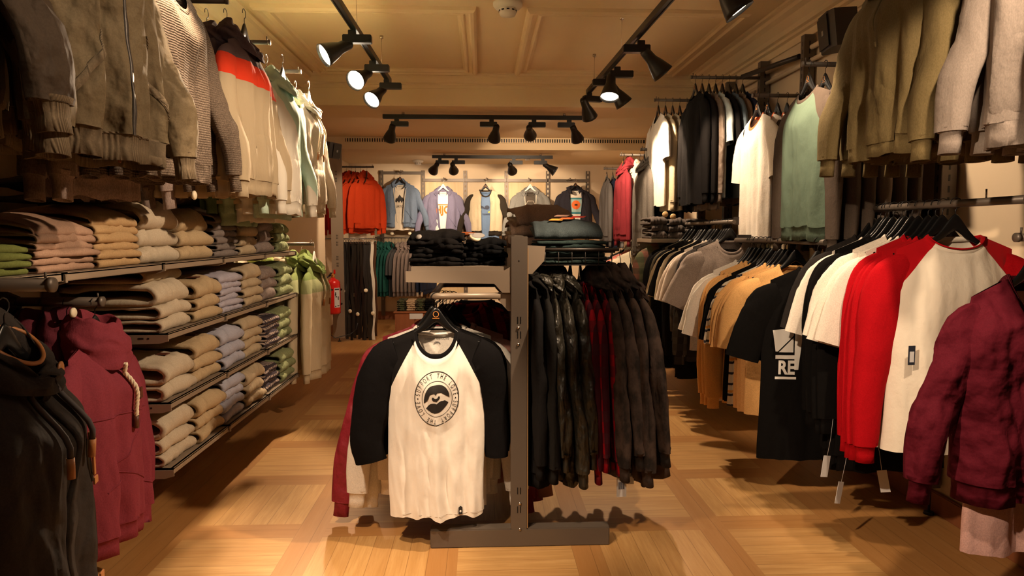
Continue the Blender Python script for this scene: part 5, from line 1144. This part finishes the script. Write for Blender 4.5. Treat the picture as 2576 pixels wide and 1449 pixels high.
# rear rail
rail_y('clothes_rail', 1.62, 1.25+RAILUP, 4.34, 6.2, XR-.02, 'long dark rail behind the orange T-shirts on the right wall')
F_heath = fab((.33,.27,.235), 'melange', (.22,.18,.16)); F_plk = fab((.06,.052,.045), 'plaid', (.018,.016,.016), (.03,.027,.025)); F_gpl = fab((.10,.10,.055), 'plaid', (.16,.07,.05), (.04,.05,.03)); F_camod = fab((.07,.06,.055), 'camo', (.03,.027,.027)); F_bge = fab((.48,.39,.27))
rail_row(1.63, 1.25, 4.40, [('polo_shirt', 'shirt', 'grey heather short-sleeved shirt with collar behind the white T-shirts', dict(T2, L=.72, flare=.08), F_heath, dict(full=1, th=.8, dx=-.01, step=.07)), ('flannel_shirt', 'shirt', 'dark grey plaid shirt', dict(SHIRT, L=.80, sl=.76), F_plk), ('flannel_shirt', 'shirt', 'dark grey plaid shirt', dict(SHIRT, L=.80, sl=.76), F_plk), ('sweatshirt', 'sweatshirt', 'dark blotched sweatshirt', LONG, F_camod, dict(step=.07)),
    ('tshirt', 'T-shirt', 'white T-shirt with printed sleeve', T2, fab((.60,.51,.43)), dict(step=.05)), ('tshirt', 'T-shirt', 'white T-shirt with printed sleeve', T2, fab((.60,.51,.43)), dict(step=.06)), ('sweatshirt', 'sweatshirt', 'black sweatshirt', LB, F_bk, dict(step=.06)), ('sweatshirt', 'sweatshirt', 'black sweatshirt', LB, F_bk, dict(step=.07)), ('tshirt', 'T-shirt', 'beige T-shirt', OT, F_bge, dict(step=.06)), ('tshirt', 'T-shirt', 'black T-shirt', T2, F_bk, dict(step=.06)),
    ('tshirt', 'T-shirt', 'beige T-shirt', T2, F_bge, dict(step=.05)), ('tshirt', 'T-shirt', 'beige T-shirt', T2, F_bge, dict(step=.09)), ('tshirt', 'T-shirt', 'black T-shirt', LB, F_bk, dict(step=.06)), ('jacket', 'jacket', 'dark olive jacket', LB, fab((.07,.058,.038)), dict(step=.07)), ('jacket', 'jacket', 'black jacket', LB, F_bk, dict(step=.10)), ('jacket', 'jacket', 'black jacket', LB, F_bk, dict(step=.12)), ('flannel_shirt', 'shirt', 'green plaid shirt', dict(SHIRT, sl=.7), F_gpl, dict(dx=-.08, step=.10)), ('jacket', 'jacket', 'dark brown jacket', LB, F_ch, dict(step=.08)), ('jacket', 'jacket', 'dark brown jacket', LB, F_ch)], W3, .06)
par = [o for o in C.objects if o.parent is None and o.get('label', '').startswith('white T-shirt with printed sleeve, fifth')][0]
for j in range(7):
    mb = MB(); mb.box(-.335+.004*(j % 3), -.052, -.29-.017*j, -.275+.006*(j % 2), -.046, -.282-.017*j); mb.build('sleeve_print', M_print, par)
rail_y('clothes_rail', 1.50, 1.13+RAILUP, 6.3, 7.4, XR-.02, 'farthest low rail on the right wall')
F_sal = fab((.62,.20,.16)); 
rail_row(1.50, 1.13, 6.40, [('tshirt', 'T-shirt', 'cream T-shirt facing the camera on the far low rail', T2, fab((.64,.56,.42)), dict(full=1, th=.8, yaw=-.1, step=.07)), ('tshirt', 'T-shirt', 'black T-shirt', T2, F_bk), ('tshirt', 'T-shirt', 'white T-shirt', T2, F_wt), ('tshirt', 'T-shirt', 'salmon T-shirt', T2, F_sal), ('tshirt', 'T-shirt', 'salmon T-shirt', T2, F_sal), ('tshirt', 'T-shirt', 'pale pink T-shirt', T2, fab((.62,.42,.36))), ('tshirt', 'T-shirt', 'dark T-shirt', T2, F_ch), ('tshirt', 'T-shirt', 'dark T-shirt', T2, F_ch), ('tshirt', 'T-shirt', 'pale blue T-shirt', T2, fab((.42,.44,.52)))], W4, .06, hm=M_whang)
# right wall shelf with folded dark sweaters
e = empty('shelf_board', (1.33, 5.32, 1.255), 0, 'pale edged metal shelf with dark folded sweaters on the right wall', 'shelf'); MB().box(0, 0, -.030, .44, .5, 0, .002).build('board', M_shelf, e); mb = MB(); mb.prism([(.0, -.004), (.0, -.045), (.66, -.10), (.76, -.10), (.76, -.004)], .5, .506, 'y'); mb.prism([(.44, -.004), (.44, -.035), (.66, -.10), (.76, -.10), (.76, -.004)], -.004, .002, 'y'); mb.build('shelf_bracket', M_shelf, e)
F_dk = melange((.085,.070,.062), (.055,.046,.042))
for i, (x, w, n, h) in enumerate(((1.405, .13, 3, .060), (1.545, .14, 3, .056), (1.70, .17, 6, .028))):
    stack('folded_sweater', 'sweater', 'dark brown folded sweater', 'in the %s column of the right shelf' % ['left', 'middle', 'right'][i], n, x, 5.35, 1.256, F_dk, w, h, .34, RZF, 0, None, i*3)
for x, y, z, lb in ((1.47, 5.45, 1.45, 'wooden coloured disc tag under the dark sweatshirts, left one'), (1.52, 5.40, 1.43, 'wooden coloured disc tag under the dark sweatshirts, right one')):
    o = put('security_tag', tagm, None, mat('wood_tone_tag', (.42,.27,.12), .5), (x, y, z)); o.rotation_euler = (PI/2, .3, 0); tag(o, lb, 'security tag', 'security tags on clothes')
for x, y, z, r, lb in ((1.43, 2.72, .33, .3, 'white care tag dangling under the black shirts, upper one'), (1.46, 2.66, .24, .5, 'white swing tag dangling under the black shirts, lower one'), (1.62, 2.62, .30, -.4, 'small pale tag under the red sleeves')):
    o = MB().box(-.018, -.0008, -.045, .018, .0008, .045).build('price_tag', M_card, None, (x, y, z)); o.rotation_euler = (0, r*.5, r); tag(o, lb, 'price tag', 'swing tags under the black shirts'); MB().tube([(0, 0, .044), (.004, 0, .12), (0, 0, .20)], .0008, 5).build('string', M_card, o)

# ------------------------------------------------------------------ back wall
UX = (-1.49, -.873, -.245, .373, .996, 1.60)
for i, x in enumerate(UX):
    e = empty('slotted_upright_post', (x, YB-.03, 0), 0, 'slotted upright post on the back wall, %s from the left' % NUM[i].replace('nearest', 'first'), 'upright post', 'upright posts on the back wall')
    MB().box(-.028, 0, .06, .028, .03, 2.23, .002).build('column', M_metal, e); mb = MB(); z = .3
    while z < 2.2: mb.box(-.008, -.0015, z, .008, .001, z+.035); z += .07
    mb.build('slot', M_cream if i > 3 else mat('slot_shadow', (.30,.22,.14), .8), e)
for i in range(5):
    z = 2.19 if i == 0 else 2.085; e = empty('wall_crossbar', ((UX[i]+UX[i+1])/2, YB-.055, z), 0, 'horizontal bar on the back wall behind the %s' % ['blue hoodie', 'lavender hoodie', 'cream and black jacket', 'grey zip jacket', 'navy jacket'][i], 'crossbar', 'crossbars on the back wall')
    MB().box(-.315, -.015, -.022, .315, .022, .022, .002).build('bar', M_metal, e)
    MB().tube([(.04 if i % 2 else -.02, -.015, .005), (.02, -.10, .015), (.005, -.18, .005)], .013, 8).tube([(.005, -.18, .0), (.005, -.18, .03)], .005, 6).build('hook_arm', M_metal, e)
for i in (1, 3):
    o = MB().box(UX[i]+.03, YB-.015, .35, UX[i+1]-.03, YB, 2.06, .002).build('wall_panel', M_woodb); tag(o, 'pale oak panel behind the %s' % ('lavender hoodie' if i == 1 else 'grey zip jacket'), 'wall panel')
ZJ = dict(HOODIE, feats=('hood', 'cuff', 'band'), L=.58, hs=.205, hw=.25, hh=.25, gap=(.36, .16), sl=.56, flare=.13, bend=.03, t=.06, sr=2.0, sw=.82, drop=.10, amp=.028)
T1 = dict(TEE, feats=('nosleeve', 'collar'), L=.66, hw=.20, hh=.205, hs=.15, amp=.012)
BK = [('zip_hoodie', 'hoodie', 'blue heather zip hoodie open over a mountain print T-shirt', ZJ, melange((.15,.20,.29), (.11,.15,.22)), None, 'T-shirt with black mountain print inside the blue hoodie', fab((.66,.58,.47)), M_plastic, -1.19, 2.03, True),
      ('zip_hoodie', 'hoodie', 'lavender zip hoodie open over a white T-shirt', ZJ, fab((.19,.18,.28)), None, 'white T-shirt with orange letters inside the lavender hoodie', fab((.82,.80,.78)), M_whang, -.565, 1.93, True),
      ('baseball_jacket', 'jacket', 'cream jacket with dark sleeves open over a blue T-shirt', dict(ZJ, feats=('collar', 'cuff', 'band'), gap=(.30, .25), L=.60), fab((.52,.44,.31)), fab((.03,.024,.018)), 'blue T-shirt with small animal print inside the cream jacket', fab((.13,.20,.33)), M_plastic, .058, 1.93, True),
      ('zip_jacket', 'jacket', 'light grey zip jacket open over a dark T-shirt', dict(ZJ, gap=(.34, .20)), melange((.23,.235,.225), (.17,.17,.16)), None, 'dark T-shirt with pale hexagon print inside the grey jacket', fab((.09,.075,.06)), M_whang, .716, 1.93, True),
      ('zip_jacket', 'jacket', 'dark navy jacket open over a white sun print T-shirt', dict(ZJ, gap=(.42, .20), L=.64), fab((.028,.026,.034)), None, 'white T-shirt with orange sun print inside the navy jacket', fab((.78,.72,.64)), M_plastic, 1.386, 1.95, True)]
for i, (n, c, lb, shp, m, m2, tl, tm, hm, x, z, _) in enumerate(BK):
    shp = dict(shp, hoodk=dict(vopen=.75, big=.85))
    y = YB-.22
    pmm = {'hem_band': m2, 'collar': m2} if m2 else None
    e, g = garment(n, c, lb, (x, y, z), 0, shp, m, 3+i, (1, .9, 1), None, m2, parts_m=pmm)
    t, gt = garment('tshirt', 'T-shirt', tl, (x, y-.004, z-.025), 0, dict(T1, L=.72 if i == 2 else .66), tm, 5, (1, .85, 1))
    hanger((x, y, z+.01), 0, '%s hanger holding the %s' % ('white' if hm is M_whang else 'black', ['blue zip hoodie', 'lavender hoodie', 'cream and dark jacket', 'light grey jacket', 'navy jacket'][i]), hm, emblem=True, group='hangers on the back wall', sc=.92)
    g0, g1 = shp['gap']
    for sg in (-1, 1): 
        pts = [(sg*(g.hw*lerp(g0, g1, (k/20)**.8)+.004), lerp(-.075, -shp['L']+.01, k/20)) for k in range(21)]; V, F = g.strip(pts, .010, .006); put('zipper', mkmesh('zipper', V, F, mat('zip_tape', (.55,.50,.42), .6) if i in (0, 3) else m), e)
    if n == 'zip_hoodie':
        for sg in (-1, 1): V, F = g.strip([(sg*lerp(.09, .19, k/10), lerp(-.40, -.54, k/10)) for k in range(11)], .006, .006); put('pocket_edge', mkmesh('pocket_edge', V, F, m), e)
    P = Print()
    if i == 0:
        P.poly([(-.072, -.25), (-.05, -.20), (-.035, -.20), (0, -.145), (.03, -.19), (.045, -.19), (.07, -.235), (.06, -.26), (.045, -.235), (.03, -.27), (.01, -.235), (-.01, -.265), (-.03, -.24), (-.05, -.26)]); P.text('BURTON', 0, -.32, .045, 0, .9); P.apply(gt, 'chest_print', M_print, t, .004, .02)
    if i == 1: P.text('HJO', 0, -.27, .15, 0, .85, .04); P.rect(-.09, -.20, .09, -.185); P.apply(gt, 'chest_print', mat('orange_print', (.72,.20,.02), .7), t, .004, .02)
    if i == 2:
        P.disc(.02, -.23, .035, .030); P.poly([(-.07, -.20), (-.03, -.22), (.0, -.26), (-.03, -.25), (-.07, -.24)]); P.rect(-.05, -.33, .06, -.322); P.rect(-.03, -.34, .06, -.336); P.apply(gt, 'chest_print', mat('navy_print', (.03,.04,.07), .7), t, .004, .02)
        P = Print(); P.poly([(-.08, -.25), (-.06, -.26), (-.07, -.28)]); P.poly([(.03, -.30), (.06, -.28), (.055, -.31)]); P.apply(gt, 'yellow_print', mat('yellow_print', (.75,.62,.03), .7), t, .004, .02)
    if i == 3:
        P.ring(0, -.22, .085, .10, .006, 6); P.poly([(-.06, -.34), (.07, -.27), (.07, -.31), (-.02, -.37)]); P.apply(gt, 'chest_print', mat('pale_print', (.50,.45,.36), .7), t, .004, .02)
        P = Print(); P.rect(-.042, -.27, .042, -.205); P.apply(gt, 'print_box', M_print, t, .006, .02); P = Print()
        for a in range(4):
            for b in range(2): P.rect(-.036+.019*a, -.262+.029*b, -.024+.019*a, -.243+.029*b)
        P.apply(gt, 'print_letters', M_wprint, t, .008, .02)
    if i == 4:
        P.rect(-.085, -.345, .085, -.315); P.rect(-.085, -.13, .085, -.105); P.apply(gt, 'chest_print', mat('teal_print', (.03,.20,.25), .7), t, .004, .02)
        P = Print(); P.rect(-.085, -.315, .085, -.13); P.apply(gt, 'print_field', mat('pale_teal_print', (.33,.50,.50), .7), t, .004, .02)
        P = Print(); P.disc(0, -.21, .065, .065); P.apply(gt, 'print_sun', mat('sun_print', (.80,.16,.03), .7), t, .006, .02); P = Print(); P.rect(-.022, -.222, .022, -.198); P.apply(gt, 'print_mark', M_print, t, .008, .02)
# skateboard on the wall below the blue hoodie
e = empty('skateboard', (-1.19, YB-.12, 1.335), 0, 'skateboard mounted on the back wall under the blue hoodie', 'skateboard')
mb = MB(); mb.box(-.20, -.09, -.006, .20, .09, .006, .004); mb.build('deck', M_wood, e)
for x in (-.13, .13):
    MB().box(x-.02, -.06, -.035, x+.02, .06, -.006, .004).build('truck', M_chrome, e)
    for y in (-.075, .075): MB().lathe([(0, -.016), (.022, -.016), (.026, 0), (.022, .016), (0, .016)], 18, Matrix.Translation((x, y, -.04)) @ Matrix.Rotation(PI/2, 4, 'X')).build('wheel', M_cream, e)
# low back rail with teal and grey hoodies
e = empty('clothes_rail', (-1.13, 10.02, 1.235), 0, 'chrome rail low on the back wall above the teal hoodies', 'clothes rail'); MB().tube([(-.42, 0, 0), (.55, 0, 0)], .011, 10).build('bar', M_metal, e)
for x in (-.38, .5): MB().box(x-.005, 0, -.03, x+.005, .30, .02).build('arm', M_dark, e)
HS = dict(HOODIE, L=.62, feats=('hood', 'cuff', 'band'), sr=1.3)
TN = ['first', 'second', 'third', 'fourth', 'fifth', 'sixth', 'seventh']
x = -1.50
for i in range(5): 
    garment('hoodie', 'hoodie', 'teal hoodie on the low back rail, %s from the left' % TN[i], (x, 10.0, 1.09), PIUP-.25, HS, fab(TEAL, 'melange', (.012,.06,.05)), 2+i, (1, .5, 1), 'teal hoodies on the low back rail'); hanger((x, 10.0, 1.09), PIUP, 'black hanger with a teal hoodie, %s from the left' % TN[i], group='hangers on the low back rail'); x += .048
for i in range(2): garment('tshirt', 'T-shirt', 'dark T-shirt between the teal and grey hoodies, %s one' % ['left', 'right'][i], (x, 10.0, 1.09), PIUP-.25, TEE, fab((.06,.058,.06)), 3+i, (1, .5, 1), 'dark T-shirts on the low back rail'); hanger((x, 10.0, 1.09), PIUP, 'black hanger with a dark T-shirt, %s one on the back rail' % ['left', 'right'][i], group='hangers on the low back rail'); x += .045
for i in range(6):
    garment('hoodie', 'hoodie', 'grey brown hoodie on the low back rail, %s from the teal ones' % TN[i], (x, 10.0, 1.09), PIUP-.25, HS, melange((.22,.17,.15), (.17,.13,.115)), 4+i, (1, .5, 1), 'grey hoodies on the low back rail'); hanger((x, 10.0, 1.09), PIUP, 'black hanger with a grey brown hoodie, %s from the teal ones' % TN[i], group='hangers on the low back rail'); x += .055
for i in range(2): garment('sweatshirt', 'sweatshirt', 'navy sweatshirt right of the grey brown hoodies, %s one' % ['left', 'right'][i], (x, 10.0, 1.09), PIUP-.25, LONG, fab(NAVY), 3+i, (1, .5, 1), 'navy sweatshirts on the low back rail', parts_m={'cuff': fab((.6,.5,.38))}); x += .06
# wooden cabinet with folded camouflage clothes
e = empty('cabinet', (-.90, 8.95, 0), 0, 'low red brown wooden cabinet behind the raglan shirts', 'cabinet'); MB().box(-.22, -.18, .02, .30, .18, .275, .003).build('carcass', M_woodr, e); MB().box(-.235, -.195, .275, .315, .195, .295, .003).build('top', M_woodr, e)
MB().box(-.20, -.192, .04, .03, -.18, .255, .002).build('drawer_front', M_woodr, e); MB().box(.05, -.192, .04, .28, -.18, .255, .002).build('drawer_front', M_woodr, e); MB().box(-.03, -.196, .20, .14, -.181, .27).build('paper_label', M_card, e)
F_cm = fab((.06,.07,.035), 'camo', (.13,.11,.06), (.02,.02,.015))
for i, (m, d) in enumerate(((F_cm, 'camouflage'), (fab((.42,.30,.19)), 'sand'), (F_cm, 'camouflage'), (fab(BLACK), 'black'))): stack('folded_trousers', 'trousers', '%s folded trousers' % d, 'in column %s on the wooden cabinet' % ['one', 'two', 'three', 'four'][i], 5, -1.04+.12*i, 8.82, .296, m, .11, .029, .30, RZF, 0, None, i)

# ------------------------------------------------------------------ rear left corner
e = post(-1.715, 8.22, .04, 2.31, 'wide slotted steel column beside the fire extinguisher', True, .03, .14)
o = MB().box(-1.70, 8.30, .05, -1.635, 8.33, .93, .002).build('white_board', mat('white_board_paint', (.72,.68,.60), .6)); tag(o, 'narrow white board standing behind the fire extinguisher', 'board')
o = MB().box(XR2, 8.45, 1.2, XR2+.02, 9.6, 2.2, .002).build('wall_panel', M_woodb); tag(o, 'pale oak panel behind the orange hoodies', 'wall panel')
fe = empty('fire_extinguisher', (-1.742, 8.06, .355), 0, 'red fire extinguisher with black hose on the steel column', 'fire extinguisher')
MB().lathe([(0, 0), (.070, 0), (.082, .012), (.083, .03), (.083, .34), (.078, .375), (.058, .400), (.030, .412), (.026, .425), (0, .425)], 32).build('cylinder', M_redp, fe)
MB().lathe([(0, .42), (.020, .42), (.020, .46), (.014, .475), (0, .475)], 18).box(-.012, -.03, .455, .012, .03, .48, .002).build('valve', M_brass, fe)
MB().box(-.012, -.06, .485, .012, .045, .495, .002, Matrix.Rotation(.25, 4, 'X')).box(-.010, -.01, .46, .010, .07, .470, .002).build('handle', M_black, fe); MB().box(.012, -.02, .47, .03, .02, .52, .003).build('safety_seal', M_redp, fe)
MB().tube([(-.02, -.02, .455), (-.06, -.05, .43), (-.075, -.07, .36), (-.070, -.090, .25), (-.055, -.092, .15)], .009, 10).build('hose', M_black, fe)
MB().tube([(-.055, -.092, .15), (-.050, -.093, .06)], .013, 10).build('nozzle_grip', mat('yellow_plastic', (.62,.40,.08), .5), fe); MB().tube([(-.050, -.093, .06), (-.047, -.093, .015)], [.012, .017], 10).build('nozzle', M_black, fe)
def cyl_patch(a0, a1, z0, z1, r, n=10): return [(r*math.sin(lerp(a0, a1, i/n)), -r*math.cos(lerp(a0, a1, i/n)), z) for z in (z0, z1) for i in range(n+1)], [(i, i+1, n+2+i, n+1+i) for i in range(n)]
V, F = cyl_patch(.35, 1.25, .08, .31, .0838); put('instruction_label', mkmesh('instruction_label', V, F, M_card), fe)
mb = MB()
for a0, a1, z0, z1 in ((.42, .62, .22, .24), (.5, .72, .20, .215), (.45, .6, .235, .26), (.85, 1.0, .17, .21), (.42, 1.1, .285, .30), (.42, .6, .09, .10), (.75, 1.1, .095, .105)): V, F = cyl_patch(a0, a1, z0, z1, .0843, 4); mb.add(V, F)
mb.build('label_text', M_print, fe); MB().box(-.02, -.086, .28, .015, -.083, .30).build('emblem', M_black, fe)
for z in (.10, .27): MB().box(-.086, 0, z, .086, .10, z+.02, .002).box(-.03, .09, z, .03, .146, z+.02).build('wall_strap', M_black, fe)
o = MB().tube([(-1.80, 8.12, .26), (-1.79, 8.1, .10), (-1.74, 8.1, .06), (-1.66, 8.12, .08), (-1.58, 8.2, .09), (-1.52, 8.25, .14), (-1.50, 8.25, .22)], .005, 8).build('power_cable', M_black); tag(o, 'thin black cable looping behind the steel column', 'cable')
# orange red hoodies on an arm
rail_x(-1.34, 8.62, 2.13, XR2, 'dark display arm above the orange red hoodies', r=.012)
F_ro = fab((.56,.055,.015)); F_rod = fab((.36,.02,.012))
for i, (x, yw) in enumerate(((-1.42, -.72), (-1.50, -.85), (-1.56, -.70), (-1.61, -.78), (-1.67, -.66), (-1.73, -.72))):
    garment('hoodie', 'hoodie', 'orange red hoodie in the far left corner, %s' % ['nearest the aisle', 'second from the aisle', 'third from the aisle', 'fourth from the aisle', 'fifth from the aisle', 'nearest the wall'][i], (x, 8.60, 1.985-.012*(i % 3)), PIUP+yw, dict(HOODIE, L=.56+.02*(i % 3), sr=1.6, sw=1.1), F_ro if i != 4 else F_rod, 3+i, (.85, .42, 1), 'orange red hoodies in the far left corner')
    hanger((x, 8.62, 1.99), PIUP, 'black hanger with an orange red hoodie, %s from the aisle' % TN[i], group='hangers on the orange red hoodie arm', sc=.9)
garment('tshirt', 'T-shirt', 'white T-shirt showing under the orange red hoodies', (-1.56, 8.70, 1.90), PIUP-.7, dict(TEE, feats=('nosleeve',), hw=.18, hh=.18, L=.68), F_wt, 4, (.8, .3, 1))
# belts
e = rail_x(-1.29, 8.32, 1.245, XR2, 'low display arm in the far left corner full of belts', r=.008)
random.seed(5)
F_bl = mat('black_belt_leather', (.014,.011,.010), .35); F_bw = mat('white_belt', (.68,.64,.56), .5); F_bb = mat('brown_belt_leather', (.07,.03,.015), .4)
kk = 0
for r_ in range(2):
    for i in range(14):
        x = -1.675+.030*i-.008*r_; y = 8.285+.06*r_; L = random.uniform(1.10, 1.20); wht = (i == 12 and r_ == 0); m = F_bw if wht else (F_bb if i == 13 else F_bl)
        nm = ['left', 'second', 'third', 'fourth', 'fifth', 'sixth', 'seventh', 'eighth', 'ninth', 'tenth', 'eleventh', 'twelfth', 'thirteenth', 'fourteenth'][i]
        lb = 'white belt hanging at the right of the black belts' if wht else '%s belt, %s along the %s row of the belt arm' % ('brown' if i == 13 else 'black', nm.replace('left', 'first'), ['front', 'back'][r_])
        e = empty('belt', (x, y, 1.225), random.uniform(-.5, .5), lb, 'belt', 'belts hanging in the far left corner')
        V = []; n = 24; w = .017 if not wht else .019; ph = random.random()*9
        for j in range(n+1):
            z = -.03-L*j/n; dx = .008*math.sin(j*.35+ph)+.006*math.sin(j*.8+ph*2)
            for sx, sy in ((-w, 0), (w, 0), (w, .004), (-w, .004)): V.append((dx+sx, sy+.01*math.sin(j*.22+ph), z))
        F = [(j*4+k, j*4+(k+1) % 4, (j+1)*4+(k+1) % 4, (j+1)*4+k) for j in range(n) for k in range(4)]+[(0, 1, 2, 3), (n*4, n*4+1, n*4+2, n*4+3)]
        put('strap', mkmesh('strap', V, F, m, False), e)
        MB().tube([(-.020, -.003, -.01), (.020, -.003, -.01), (.020, -.003, -.055), (-.020, -.003, -.055), (-.020, -.003, -.01)], .003, 6).tube([(0, -.003, -.01), (0, 0, .018)], .0015, 5).build('buckle', M_chrome, e)
        kk += 1
        if kk % 3 == 1:
            zz = random.uniform(-.95, -.60); o = put('security_tag', tagm, e, None, (.0, -.012, zz)); o.rotation_euler = (PI/2, 0, 0)
random.seed(1)
for o in C.objects:
    if o.parent is None and o.type in ('MESH', 'EMPTY') and 'label' in o and o.get('group') is None and o.name.split('.')[0] in ('tshirt',): pass
